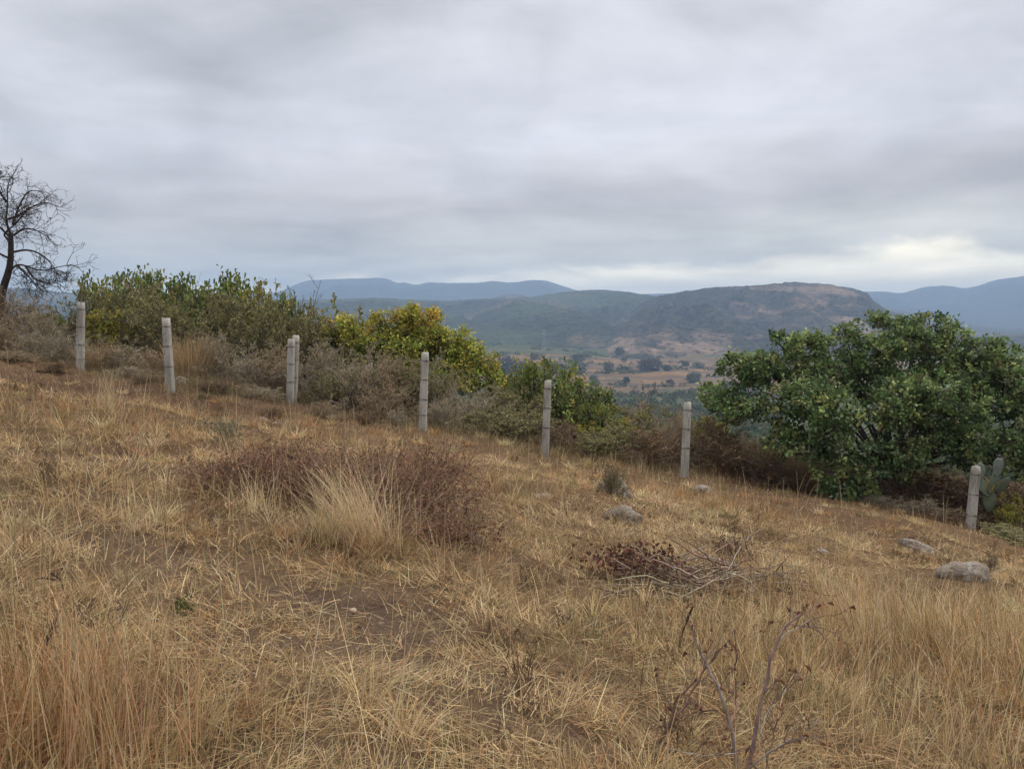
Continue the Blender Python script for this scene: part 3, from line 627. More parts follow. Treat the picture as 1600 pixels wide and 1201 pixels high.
# the big oak on the right
root = GY(1395, 18.6); root[2] -= .05
oak = thing('oak_tree', root, 'broad low dark green oak spreading over the fence on the right', 'tree')
LO = [(1600, 592, 42, 18.2), (1635, 650, 50, 17.8), (1575, 570, 30, 18.6), (1390, 548, 62, 18.8), (1330, 560, 60, 18.4), (1262, 568, 55, 18.6), (1205, 578, 50, 18.6), (1155, 590, 42, 18.4), (1130, 622, 34, 18.2), (1450, 545, 55, 19.2), (1505, 565, 50, 18.8), (1545, 600, 55, 18.2), (1600, 640, 55, 17.8),
      (1235, 640, 62, 17.6), (1300, 650, 62, 17.0), (1370, 630, 62, 17.0), (1440, 620, 60, 17.2), (1500, 650, 58, 17.2), (1170, 640, 36, 17.8), (1290, 710, 44, 16.8), (1340, 725, 46, 16.6), (1400, 705, 50, 17.0), (1450, 690, 40, 17.2),
      (1225, 685, 28, 17.2), (1560, 688, 50, 17.2), (1500, 695, 40, 17.0), (1300, 768, 26, 16.7), (1345, 765, 24, 16.9), (1300, 600, 60, 20.0), (1400, 600, 70, 20.5), (1500, 610, 60, 20.5), (1650, 600, 60, 18.5), (1655, 680, 60, 17.8), (1605, 722, 44, 17.0), (1208, 530, 16, 18.2), (1380, 503, 22, 18.9), (1425, 508, 22, 19.0), (1550, 548, 26, 18.6), (1270, 525, 22, 18.6), (1320, 515, 24, 18.6)]
lo = lobes_from(LO, root); fo, tw, tk = MB(), MB(), MB()
crown(fo, tw, sublobes(lo), 5000, 14, .108, .066, [(.14, .195, .075), (.07, .11, .048), (.20, .265, .10), (.31, .35, .13), (.22, .27, .18)], [5, 3.2, 4, 2.2, 1.0], .125)
limbs(tw, (0, 0, .55), lo, .05, (.075, .06, .05))
tp = poly(np.array([[0, 0, -.2], [.25, .1, -.2]]), np.array([[-.15, -.1, 1.], [.35, 0, 1.]]), np.array([1.3, 1.1]), 6, .06); tubes(tk, tp, np.linspace(.17, .09, 6)[None] * np.ones((2, 1)), (.10, .08, .065), 10)
tk.build('trunk', M_BARK, oak, True); tw.build('branches', M_BARK, oak, True); fo.build('crown', M_LEAF, oak)
# autumn tree in the centre
root = GY(680, 21.5); aut = thing('autumn_tree', root, 'rounded tree turning yellow and orange behind the fourth fence post', 'tree')
LA = [(518, 528, 20, 21.4), (575, 560, 28, 21.0), (632, 507, 34, 21.3), (662, 512, 36, 21.5), (604, 512, 30, 21.3), (690, 540, 44, 21.5), (722, 540, 34, 21.4), (738, 565, 36, 21.2), (760, 588, 26, 21.0), (640, 550, 46, 21.2), (595, 545, 36, 21.2), (560, 530, 26, 21.2), (538, 510, 22, 21.4), (690, 585, 40, 21.0), (720, 600, 30, 20.8), (640, 490, 20, 21.4), (672, 495, 16, 21.6), (620, 590, 40, 21.3)]
la = lobes_from(LA, root); fo, tw, tk = MB(), MB(), MB()
crown(fo, tw, sublobes(la), 2700, 12, .088, .050, [(.36, .37, .08), (.25, .29, .065), (.47, .43, .09), (.15, .20, .05)], [5, 4, 3.5, 2], .13, [(.42, .29, .06), (.46, .40, .08), (.40, .39, .08)], .12)
limbs(tw, (0, 0, .4), la, .04, (.08, .06, .05))
tp = poly(np.array([[0, 0, -.2]]), np.array([[0, 0, 1.]]), np.array([1.1]), 5, .06); tubes(tk, tp, np.linspace(.12, .07, 5)[None], (.10, .08, .065), 8)
tk.build('trunk', M_BARK, aut, True); tw.build('branches', M_BARK, aut, True); fo.build('crown', M_LEAF, aut)

# ------------------------------------------------------------------ bare tree on the left
TY = 21.0; root = GY(-2, TY)
bt = thing('bare_tree', root, 'leafless black tree with curling branches at the left edge', 'tree'); bt.scale = (.9, .9, .9)
def line(pts, K=14):
    P = np.array([at(p[0], p[1], TY + (p[2] if len(p) > 2 else 0)) for p in pts]) - root
    d = np.concatenate([[0], np.cumsum(np.linalg.norm(np.diff(P, axis=0), axis=1))]); t = np.linspace(0, d[-1], K)
    Q = np.stack([np.interp(t, d, P[:, k]) for k in range(3)], 1); 
    for _ in range(2): Q[1:-1] = (Q[:-2] + 2 * Q[1:-1] + Q[2:]) / 4
    return Q
tk = MB(); T1 = line([(-2, 500), (4, 440), (18, 410), (20, 370), (19, 345)], 12); tubes(tk, T1[None], np.linspace(.13, .065, 12)[None], (.045, .036, .032), 9)
T2 = line([(-2, 460), (-8, 430), (-25, 390, .4), (-40, 340, .6)], 12); tubes(tk, T2[None], np.linspace(.09, .04, 12)[None], (.045, .036, .032), 8)
tk.build('trunk', M_BARK, bt, True)
LB = [[(14, 415), (28, 396, -.2), (50, 402, -.4), (72, 412, -.5), (95, 404, -.6), (128, 398, -.7)], [(20, 350), (10, 325), (14, 290, .2), (12, 258, .3), (26, 238, .4)], [(20, 350), (42, 336, .2), (60, 338, .4), (85, 352, .6)],
      [(15, 320), (35, 312, -.3), (58, 296, -.5), (82, 288, -.6), (102, 297, -.7)], [(20, 390), (-20, 370, -.4), (-60, 345, -.6), (-100, 335, -.7)], [(18, 352), (-12, 322, .3), (-28, 282, .5), (-45, 258, .6)],
      [(20, 378), (48, 372, .3), (75, 382, .6), (95, 405, .8), (104, 425, .9)], [(12, 290), (-8, 262, -.4), (2, 234, -.6)], [(18, 360), (5, 345, -.9), (30, 325, -1.4), (50, 300, -1.7)], [(-25, 390, .4), (-60, 370, .8), (-95, 380, 1.2)],
      [(-40, 340, .6), (-60, 300, .7), (-50, 270, .8)], [(22, 330, .1), (36, 290, .3), (52, 268, .5), (78, 275, .6)], [(45, 402, -.3), (60, 425, -.5), (85, 432, -.6), (100, 425, -.6)], [(30, 400, .2), (50, 420, .6), (65, 440, .9)]]
br = MB(); PB = np.array([line(l) for l in LB]); rb = np.linspace(.034, .009, 14)[None] * np.ones((len(PB), 1)); tubes(br, PB, rb, (.04, .033, .03), 5)
ix, pos, dd, t = spawn(PB, 13, .12, 1, (.5, 1.1)); l1 = rng.uniform(.3, .7, len(ix)); Q = poly(pos, dd, l1, 7, .22, (0, 0, -.03)); tubes(br, Q, np.linspace(.011, .005, 7)[None] * np.ones((len(ix), 1)), (.045, .037, .033), 3)
ix, pos, dd, t = spawn(Q, 5, .2, 1, (.5, 1.2)); Q2 = poly(pos, dd, rng.uniform(.2, .5, len(ix)), 5, .28, (0, 0, .02)); tubes(br, Q2, np.linspace(.0065, .003, 5)[None] * np.ones((len(ix), 1)), (.05, .04, .036), 3)
ix, pos, dd, t = spawn(Q2, 2, .4, 1, (.4, 1.0)); Q3 = poly(pos, dd, rng.uniform(.08, .22, len(ix)), 4, .25); tubes(br, Q3, np.linspace(.005, .003, 4)[None] * np.ones((len(ix), 1)), (.06, .045, .04), 3)
br.build('branches', M_BARK, bt, True)
lf = MB(); on_twigs(lf, Q3, 90, .07, .04, [(.10, .06, .035), (.06, .045, .03)], [1, 1]); lf.build('withered_leaves', M_DEAD, bt)

# ------------------------------------------------------------------ prickly pear behind the last post
def pad(mb, c, axis, nrm, L_, W_, col):
    axis = axis / np.linalg.norm(axis); nrm = nrm - axis * nrm.dot(axis); nrm /= np.linalg.norm(nrm); s = np.cross(axis, nrm)
    U, Vv = 10, 14; vs = []; 
    for a in range(U + 1):
        th = math.pi * a / U; z = (1 - math.cos(th)) / 2; r = math.sin(th) * (0.75 + .35 * z)
        for b in range(Vv):
            ph = 2 * math.pi * b / Vv; vs.append(c + axis * z * L_ + s * r * W_ / 2 * math.cos(ph) + nrm * r * .018 * math.sin(ph))
    f = [[a * Vv + b, a * Vv + (b + 1) % Vv, (a + 1) * Vv + (b + 1) % Vv, (a + 1) * Vv + b] for a in range(U) for b in range(Vv)]
    mb.add(np.array(vs), [np.array(f)], col)
def m_pad():
    m = mat('cactus_skin'); g = G(m); a = g.n('ShaderNodeAttribute', attribute_name='col').outputs['Color']; pos = g.n('ShaderNodeTexCoord').outputs['Object']
    v = g.n('ShaderNodeTexVoronoi', {'Vector': pos, 'Scale': 28.0}).outputs['Distance']
    g.surf(g.mix(g.ramp(v, [(.08, .8), (.16, 0.)]), g.mix(1.0, a, g.ramp(g.noise(pos, 9, 4), [(.3, .7), (.7, 1.25)]), 'MULTIPLY'), (.30, .25, .16)), .6, spec=.3); return m
MP = m_pad(); cr = GY(1545, 15.9); cact = thing('prickly_pear', cr, 'grey green prickly pear cactus behind the rightmost fence post', 'cactus')
PD = [(1546, 800, 1546, 770, .19, (.10, .12, .07)), (1546, 775, 1530, 750, .16, (.13, .16, .11)), (1530, 753, 1532, 726, .15, (.14, .17, .12)), (1546, 772, 1556, 742, .18, (.13, .16, .11)), (1556, 745, 1561, 718, .19, (.17, .20, .17)), 
      (1530, 755, 1512, 742, .13, (.14, .16, .10)), (1558, 770, 1575, 748, .15, (.12, .16, .10)), (1546, 770, 1548, 752, .13, (.26, .24, .07))]
for (x0, y0, x1, y1, W_, c) in PD:
    a = at(x0, y0, 15.85) - cr; b = at(x1, y1, 15.85 + random.uniform(-.1, .1)) - cr; mb = MB(); pad(mb, a, b - a, np.array([random.uniform(-.5, .5), -1, random.uniform(-.3, .3)]), float(np.linalg.norm(b - a)) * 1.12, W_ * 1.5, tuple(q * .8 for q in c))
    mb.build('pad', MP, cact, True)

# ------------------------------------------------------------------ rocks
def ico(sub=4):
    import bmesh
    bm = bmesh.new(); bmesh.ops.create_icosphere(bm, subdivisions=sub, radius=1); v = np.array([q.co[:] for q in bm.verts]); f = np.array([[q.index for q in p.verts] for p in bm.faces]); bm.free(); return v, f
IV, IF = ico(4); IV2, IF2 = ico(2)
def rock(px, row, wpx, hpx, label, seed, depth=.7, tilt=0, cleft=False):
    p = GP(px, row); Yd = p[1]; W = wpx * Yd / F / 2; Hh = hpx * Yd / F
    v = IV.copy(); n = fbm(v[:, 0] * 1.3 + seed, v[:, 1] * 1.3 + v[:, 2] * 1.7, 4, seed); n2 = fbm(v[:, 0] * 5 + seed, v[:, 1] * 5 + v[:, 2] * 6, 3, seed + 5)
    v = v * (1 + .26 * n - .16 * np.abs(n2) + .05 * n2)[:, None]
    if cleft: v[:, 2] -= .25 * np.exp(-((v[:, 0] - .05) / .07) ** 2)
    v = v * np.array([W, W * depth, Hh]); v[:, 2] += v[:, 0] * tilt
    mb = MB(); mb.add(v, [IF], (.25, .25, .25)); o = mb.build('rock', M_ROCK, smooth=True, loc=p + np.array([0, W * depth * .6, -Hh * .08])); o.rotation_euler = (0, 0, .2 * math.sin(seed)); tag(o, label, 'rock', 'rocks in the grass')
rock(972, 815, 68, 26, 'grey boulder in the grass near the mound, left of the sixth post', 3)
rock(962, 775, 58, 28, 'brush covered boulder just behind the grey one, mossy and rounded', 11)
rock(1100, 770, 34, 14, 'small pale rock at the foot of the sixth fence post', 17)
rock(1440, 862, 58, 17, 'bluish grey slanting rock lying under the dry weeds at the right', 23, tilt=-.3)
rock(1512, 905, 84, 28, 'largest pale boulder with a cleft, below the rightmost post', 31, cleft=True)
rock(408, 660, 22, 9, 'small pale rock in the grass below the third post', 37)
rock(432, 666, 20, 8, 'smaller rock lying right beside the one below the third post', 41)
rock(740, 845, 40, 10, 'low flat stone in the grass right of the brushwood heap', 43)
rock(1285, 865, 26, 7, 'tiny stone in the grass between the stick pile and the boulders', 47)
rock(280, 600, 26, 12, 'dark rock beside the foot of the second fence post', 53)
rock(850, 778, 34, 7, 'flat stone sunk in the grass left of the grey boulder', 59)

# ------------------------------------------------------------------ brushwood heaps
def local(px, row, base): return GP(px, row) - base
b0 = GP(530, 800); heap = thing('brushwood_heap', b0, 'large heap of reddish brown cut brushwood in the middle of the field', 'brushwood')
tw, lv = MB(), MB(); 
for (px, row, wr, hh, n) in [(360, 765, .35, .22, 70), (405, 770, .5, .26, 120), (455, 780, .6, .34, 170), (520, 785, .6, .36, 150), (585, 785, .6, .36, 150), (640, 795, .6, .34, 170), (690, 750, .30, .38, 80), (630, 835, .6, .14, 100), (705, 845, .4, .10, 50), (430, 750, .5, .30, 90), (560, 745, .9, .28, 120)]:
    c = GP(px, row) - b0; a = rng.uniform(0, 6.28, n); r = np.sqrt(rng.uniform(0, 1, n)) * wr
    bb = c + np.stack([np.cos(a) * r, np.sin(a) * r * .8, rng.uniform(-.02, hh * .45, n)], 1)
    d = np.stack([rng.normal(0, 1, n), rng.normal(0, .6, n), np.abs(rng.normal(.33, .4, n))], 1)
    P = poly(bb, d, rng.uniform(.3, .8, n) * hh / .6, 6, .16, (0, 0, -.04)); tubes(tw, P, rng.uniform(.0035, .007, n)[:, None] * np.linspace(1, .4, 6)[None], pick([(.25, .145, .10), (.36, .265, .18), (.15, .09, .07)], [3, 2.5, 1.5], n), 4)
    ix, pos, dd, t = spawn(P, 6, .2, 1, (.4, 1.0)); Q = poly(pos, dd, rng.uniform(.1, .3, len(ix)), 4, .2); tubes(tw, Q, np.linspace(.0028, .0014, 4)[None] * np.ones((len(ix), 1)), jit((.24, .15, .105), len(ix)), 3)
    on_twigs(lv, Q, int(n * 15), .034, .018, [(.23, .12, .075), (.31, .19, .11), (.13, .075, .055), (.38, .26, .15)], [4, 3, 3, 1])
big = MB(); P = np.array([at(433, 706, 8.0), at(450, 712, 8.0), at(475, 722, 7.9), at(520, 742, 7.8)]) - b0; tubes(big, P[None], np.array([[.022, .018, .014, .01]]), (.05, .03, .025), 7, True)
P2 = np.array([at(425, 705, 8.05), at(433, 712, 8.05)]) - b0; tubes(big, P2[None], np.array([[.012, .014]]), (.35, .2, .1), 6, True)
big.build('branch', M_BARK, heap, True); tw.build('twigs', M_BARK, heap); lv.build('dead_leaves', M_DEAD, heap)

b0 = GP(1070, 915); pile = thing('stick_pile', b0, 'low pile of grey cut sticks and curled red brown leaves on the grass', 'stick pile')
tw, lv = MB(), MB()
for (px, row, n, zz_) in [(1040, 930, 60, .12), (1085, 930, 85, .16), (1130, 928, 100, .18), (1175, 924, 70, .14), (1210, 917, 30, .08)]:
    c = GP(px, row) - b0; bb = c + np.stack([rng.normal(-.15, .16, n), rng.uniform(-.22, .34, n), rng.uniform(.02, zz_, n)], 1)
    d = np.stack([rng.choice([-1, 1], n) * rng.uniform(.4, 1, n), rng.normal(0, .5, n), rng.normal(.08, .22, n)], 1)
    P = poly(bb, d, rng.uniform(.22, .62, n), 8, .13, (0, 0, -.03)); zf = np.array([H(q[:, 0] + b0[0], q[:, 1] + b0[1]) - b0[2] for q in P]); P[:, :, 2] = np.maximum(P[:, :, 2], zf + .015)
    tubes(tw, P, rng.uniform(.004, .010, n)[:, None] * np.linspace(1, .45, 8)[None], pick([(.33, .26, .195), (.22, .155, .11), (.11, .075, .055), (.44, .37, .29)], [4, 3, 3, 1.6], n), 4)
    ix, pos, dd, t = spawn(P, 2, .2, 1, (.4, 1.0)); Q = poly(pos, dd, rng.uniform(.08, .25, len(ix)), 5, .25); tubes(tw, Q, np.linspace(.003, .0015, 5)[None] * np.ones((len(ix), 1)), jit((.16, .11, .09), len(ix)), 3)
for pts, r in [([(1040, 903), (1070, 872), (1110, 868), (1160, 888)], .011), ([(930, 870), (985, 868), (1040, 866), (1100, 880)], .006), ([(1150, 925), (1180, 908), (1205, 900), (1222, 880)], .011), ([(1222, 880), (1224, 900), (1218, 912)], .006), ([(1168, 880), (1190, 897), (1215, 905)], .006), ([(1160, 830), (1170, 868), (1195, 890)], .005)]:
    Yd = b0[1] + .15; P = np.array([at(x, y, Yd) for x, y in pts]) - b0; t = np.linspace(0, len(pts) - 1, 12); Q = np.stack([np.interp(t, np.arange(len(pts)), P[:, k]) for k in range(3)], 1)
    for _ in range(3): Q[1:-1] = (Q[:-2] + 2 * Q[1:-1] + Q[2:]) / 4
    tubes(tw, Q[None], np.linspace(r, r * .5, 12)[None], (.13, .095, .08) if r < .008 or pts[0][0] > 1140 else (.34, .28, .23), 6)
c = GP(995, 912) - b0; n = 420; pp = c + np.stack([rng.normal(0, .2, n), rng.uniform(-.1, .4, n), rng.uniform(.05, .24, n)], 1)
leaves(lv, pp, rng.normal(0, 1, (n, 3)), rng.uniform(.03, .06, n), rng.uniform(.015, .028, n), pick([(.17, .08, .06), (.26, .14, .10), (.10, .055, .045)], [3, 2, 2], n), .7, .2)
c = GP(1150, 880) - b0; n = 500; pp = c + np.stack([rng.normal(0, .16, n), rng.normal(.1, .2, n), rng.uniform(.0, .38, n) * rng.random(n)], 1)
leaves(lv, pp, rng.normal(0, 1, (n, 3)), rng.uniform(.02, .035, n), rng.uniform(.01, .016, n), pick([(.16, .095, .075), (.22, .14, .10)], [3, 2], n), .5, .2)
tw.build('sticks', M_BARK, pile); lv.build('dead_leaves', M_DEAD, pile)

# ------------------------------------------------------------------ foreground twig shrub and small plants
b0 = GP(1160, 1201); b0 = np.array([b0[0] - .02, b0[1] - .12, float(H(b0[0], b0[1] - .12))])
sh = thing('dead_shrub', b0, 'leafless grey forked shrub in the right foreground with a few curled leaves', 'shrub')
def fl(pts, Y0, r, K=14):
    P = np.array([at(p[0], p[1], Y0 + (p[2] if len(p) > 2 else 0)) for p in pts]) - b0; d = np.arange(len(pts)); t = np.linspace(0, len(pts) - 1, K)
    Q = np.stack([np.interp(t, d, P[:, k]) for k in range(3)], 1)
    for _ in range(1): Q[1:-1] = (Q[:-2] + 2 * Q[1:-1] + Q[2:]) / 4
    return Q + rng.normal(0, .0035, Q.shape), r * 1.25 * np.linspace(1, .35, K)
Yf = b0[1] + .02
st = MB(); GC = (.28, .24, .20); RC = (.19, .12, .09); allP = []
for pts, r, c in [([(1163, 1240), (1166, 1205), (1180, 1150), (1190, 1100), (1200, 1045), (1212, 1005), (1230, 975), (1248, 958)], .0085, GC), ([(1150, 1215), (1150, 1160), (1135, 1120), (1122, 1080), (1108, 1040, .05), (1085, 1005, .1), (1083, 975, .1)], .0075, GC),
                  ([(1166, 1205), (1180, 1190, -.05), (1215, 1165, -.1), (1255, 1150, -.12), (1280, 1120, -.15)], .005, GC), ([(1212, 1005), (1235, 985, .05), (1270, 968, .08)], .0035, GC), ([(1190, 1150), (1195, 1120, .1), (1215, 1090, .15), (1240, 1070, .2)], .0035, GC),
                  ([(985, 1215), (1020, 1170), (1050, 1130), (1055, 1090), (1085, 1065)], .0085, RC), ([(1050, 1130), (1075, 1095, .05), (1100, 1045, .08), (1125, 1015, .1)], .0055, RC), ([(1030, 1165, .0), (1080, 1178, -.05), (1150, 1178, -.05)], .0045, GC),
                  ([(1122, 1108), (1090, 1112, .1), (1060, 1120, .1)], .0035, RC), ([(1170, 1190), (1195, 1210), (1208, 1140, .1), (1222, 1110, .1)], .004, RC), ([(1140, 1140), (1150, 1100, .1), (1148, 1060, .1), (1150, 1020, .12)], .0035, RC)]:
    Q, R = fl(pts, Yf, r); tubes(st, Q[None], R[None], jit(c, 1)[0], 6); allP.append(Q)
PA = np.array(allP); ix, pos, dd, t = spawn(PA, 7, .3, 1, (.4, .9)); Q = poly(pos, dd + np.array([0, 0, .2]), rng.uniform(.06, .2, len(ix)), 6, .16); tubes(st, Q, np.linspace(.0024, .001, 6)[None] * np.ones((len(ix), 1)), jit((.17, .12, .10), len(ix)), 4)
ix, pos, dd, t = spawn(Q, 2, .3, 1, (.4, .9)); Q2 = poly(pos, dd, rng.uniform(.03, .08, len(ix)), 4, .16); tubes(st, Q2, np.linspace(.0014, .0008, 4)[None] * np.ones((len(ix), 1)), jit((.17, .12, .10), len(ix)), 3)
lv = MB(); on_twigs(lv, Q2[::2], 170, .034, .007, [(.34, .20, .12), (.42, .29, .18), (.24, .13, .09)], [3, 2, 2], .3, .7)
st.build('branches', M_BARK, sh, True); lv.build('withered_leaves', M_DEAD, sh)

def twig_plant(px, row, h, label, col, n=5, leafpal=None, name='dry_plant', cat='plant', spread=.5, nl=0, ll=.03, lw=.006):
    b = GP(px, row); o = thing(name, b, label, cat); st = MB(); P = grow(st, n, h, h * .8, [(6, .4, (.4, .9)), (4, .5, (.4, 1.0))], col, .0045, spread=spread, base_r=.02, wander=.14); st.build('stems', M_BARK, o)
    if leafpal: fo = MB(); on_twigs(fo, P, nl, ll, lw, leafpal, [1] * len(leafpal)); fo.build('foliage', M_LEAF, o)
twig_plant(156, 990, .30, 'small dead twiggy plant with a dark stem in the left foreground', (.11, .085, .07), 4)
twig_plant(48, 1045, .28, 'small dead plant with a black stem at the left edge', (.09, .07, .06), 4)
twig_plant(285, 962, .17, 'little green feathery sprig in the straw left of the bare soil', (.12, .11, .05), 5, [(.13, .15, .04), (.09, .11, .03)], 'green_sprig', 'plant', .35, 420, .022, .005)
twig_plant(350, 690, .45, 'pale grey green tuft of herb behind the brushwood heap', (.25, .22, .16), 16, [(.20, .20, .12), (.14, .15, .09)], 'herb_clump', 'plant', .6, 900, .03, .01)
twig_plant(955, 775, .5, 'dry olive brush growing over the mossy boulder', (.20, .16, .10), 24, [(.20, .17, .09), (.13, .13, .07)], 'low_shrub', 'shrub', .7, 1600, .03, .01)
twig_plant(1550, 900, .35, 'grey dry herb beside the largest pale boulder', (.22, .18, .12), 14, [(.2, .17, .1)], 'herb_clump', 'plant', .6, 500, .025, .008)
twig_plant(1140, 880, .34, 'fine reddish dead bush behind the stick pile', (.17, .10, .085), 18, [(.16, .09, .07), (.2, .13, .1)], 'dead_bush', 'shrub', .6, 900, .025, .01)
def stick(pts, Yd, r, col, label):
    P = np.array([at(p[0], p[1], Yd + (p[2] if len(p) > 2 else 0)) for p in pts]); o0 = P[0].copy(); t = np.linspace(0, len(pts) - 1, 12); Q = np.stack([np.interp(t, np.arange(len(pts)), P[:, k]) for k in range(3)], 1); Q[1:-1] = (Q[:-2] + 2 * Q[1:-1] + Q[2:]) / 4
    mb = MB(); tubes(mb, (Q - o0)[None], np.linspace(r, r * .6, 12)[None], col, 6, True); o = mb.build('stick', M_BARK, smooth=True, loc=o0); tag(o, label, 'stick')
b = GP(1066, 1000); stick([(1060, 1012), (1066, 985), (1083, 946)], b[1] - .15, .011, (.05, .03, .025), 'short black broken stick standing up from the straw in the foreground')
b = GP(60, 915); stick([(36, 918), (50, 905), (70, 902), (88, 906)], b[1], .008, (.045, .035, .03), 'curved black twig arching over the straw in the left foreground')
stick([(1600, 1195), (1545, 1160, .3), (1490, 1120, .6), (1440, 1085, .9)], GP(1600, 1199)[1] - .1, .007, (.13, .10, .08), 'long thin grey stick lying in the grass at the lower right')
stick([(80, 895), (95, 905), (100, 925)], GP(95, 930)[1], .005, (.05, .04, .03), 'short dark curled twig beside the arching black one')

# ------------------------------------------------------------------ grass
PAL = np.array([(.50, .365, .195), (.61, .49, .295), (.355, .242, .13), (.435, .247, .11), (.20, .125, .07), (.23, .21, .10)])
TALL = [(40, 1130, .9, .6, 1), (150, 1160, .45, .3, .8), (0, 1000, .6, .6, .6), (20, 850, .6, 1.2, .6), (1350, 960, 1.6, 1.1, .8), (1500, 1050, 1.2, .9, 1), (1250, 1050, .8, .8, .8), (1450, 1170, 1.0, .5, .7), (1560, 980, 1.5, 1, .8), (820, 830, 1.0, .6, .35), (560, 860, .9, .35, .6),
        (1100, 1010, .8, .5, .6), (720, 760, 1.0, 1.0, .5), (900, 720, 1.8, 1.2, .5), (1150, 800, 1.0, 1.0, .5), (300, 790, 1.0, .6, .4), (450, 670, 2.0, 1.2, .4), (150, 660, 2.5, 1.0, .5), (1080, 780, 2, 1, .5)]
ORNG = [(900, 700, 3, 2.0, .9), (1100, 780, 2.0, 1.5, .9), (450, 660, 3, 1.5, .7), (640, 690, 2, 1.2, .7), (180, 650, 3, 1.3, .6), (540, 870, .9, .5, .6), (40, 1150, .6, .4, .7), (1300, 800, 3, 1.5, .9), (700, 730, 2, 1.0, .7), (1400, 1000, 1.4, .8, .4), (1550, 1080, .8, .6, .4)]
def scatter(n, y0, y1, pw=-.5):
    u = rng.random(n); e = pw + 1; Yd = (y0 ** e + u * (y1 ** e - y0 ** e)) ** (1 / e); Xd = rng.uniform(-1, 1, n) * (Yd * .68 + 1.3); return Xd, Yd
gb = MB()
def zones(x, y):
    return blobs(x, y, TALL), np.clip(blobs(x, y, BARE), 0, 1), np.clip(blobs(x, y, ORNG), 0, 1), np.clip(blobs(x, y, REDD), 0, 1)
def gcolor(x, y, orng, n, tallish=False):
    k1 = fbm(x * .7, y * .7, 3, 61) * .5 + .5; k2 = rng.random(n); w = np.stack([1.4 + 0 * x, .9 + .5 * (k1 > .6), 1 + .5 * (k1 < .45), .35 + 2.8 * orng, .5 + .9 * orng + .4 * (k1 < .4), .28 + .55 * (k1 < .4)], 1)
    cw = np.cumsum(w / w.sum(1, keepdims=True), 1); i = (k2[:, None] > cw).sum(1).clip(0, 5); return jit(PAL[i], n, .17, .04)
# matted thatch
x, y = scatter(330000, 1.3, 24.5); tl, ba, og, rd = zones(x, y); cl = fbm(x * 1.6, y * 1.6, 4, 71) * .5 + .5
mt = fbm(x * 4.5, y * 4.5, 3, 73) * .5 + .5
keep = rng.random(len(x)) < np.clip((.12 + 1.5 * cl * sstep(.28, .62, mt)) * (1 - .97 * ba) * (1 - .62 * rd), .012, 1); x, y, tl, ba, og, rd, cl = [q[keep] for q in (x, y, tl, ba, og, rd, cl)]; n = len(x)
z = H(x, y) - .012; wd = .0034 * np.sqrt(y / 2.2).clip(1, 2.6) * rng.uniform(.6, 1.3, n); sw = np.arctan2(fbm(x * .9, y * .9, 3, 81), fbm(x * .9, y * .9, 3, 82) + .1)
a0 = np.abs(rng.normal(1.0, .45, n)).clip(0, 1.55); ln = rng.uniform(.04, .15, n) * (.55 + .9 * cl) * (1 + .4 * tl)
blades(gb, np.stack([x, y, z], 1), sw + rng.normal(0, 1.1, n), a0, rng.normal(.7, .6, n), ln, wd, gcolor(x, y, og, n), 3)
# lying, matted straw in the nearer field
x, y = scatter(120000, 1.3, 13, -.6); tl, ba, og, rd = zones(x, y); m4 = fbm(x * 2.6, y * 2.6, 4, 171) * .5 + .5
keep = rng.random(len(x)) < np.clip((.15 + 1.3 * sstep(.35, .65, m4)) * (1 - .985 * ba) * (1 - .75 * rd), .01, 1); x, y, tl, ba, og = [q[keep] for q in (x, y, tl, ba, og)]; n = len(x)
sw = np.arctan2(fbm(x * 1.7, y * 1.7, 2, 181), fbm(x * 1.7, y * 1.7, 2, 182))
blades(gb, np.stack([x, y, H(x, y) + rng.uniform(-.005, .035, n)], 1), sw + rng.normal(0, .8, n), rng.normal(1.25, .25, n).clip(.5, 1.55), rng.normal(.25, .35, n), rng.uniform(.08, .24, n), .0036 * np.sqrt(y / 2.2).clip(1, 2.4) * rng.uniform(.6, 1.3, n), gcolor(x, y, og * .5, n) * rng.uniform(.85, 1.25, (n, 1)), 4)
# upright and arching grass
x, y = scatter(210000, 1.3, 24); 
tcx = np.round(x * 5 + rng.normal(0, .1, len(x))) / 5; tcy = np.round(y * 5 + rng.normal(0, .1, len(x))) / 5           # gather into small tussocks
x = x * .55 + .45 * (tcx + (_hash(tcx * 5 + 999, tcy * 5, 5) - .5) * .15); y = y * .55 + .45 * (tcy + (_hash(tcx * 5, tcy * 5 + 999, 6) - .5) * .15)
tl, ba, og, rd = zones(x, y); cl = fbm(x * 1.1, y * 1.1, 4, 91) * .5 + .5
keep = rng.random(len(x)) < np.clip((.015 + .8 * tl + .10 * (cl > .62)) * (1 - .98 * ba) * (1 - .85 * rd) * (.4 + .9 * cl), .002, 1); x, y, tl, ba, og, rd, cl = [q[keep] for q in (x, y, tl, ba, og, rd, cl)]; n = len(x)
z = H(x, y) - .015; wd = .0034 * np.sqrt(y / 2.2).clip(1, 2.6) * rng.uniform(.6, 1.3, n)
ln = rng.uniform(.14, .40, n) * (.5 + .8 * tl + .3 * cl)
sw = np.arctan2(fbm(x * .5, y * .5, 2, 84), fbm(x * .5, y * .5, 2, 85) + .25)
blades(gb, np.stack([x, y, z], 1), sw + rng.normal(0, .9, n), np.abs(rng.normal(.25, .25, n)), np.abs(rng.normal(.5, .45, n)), ln, wd, gcolor(x, y, og, n, True), 5)
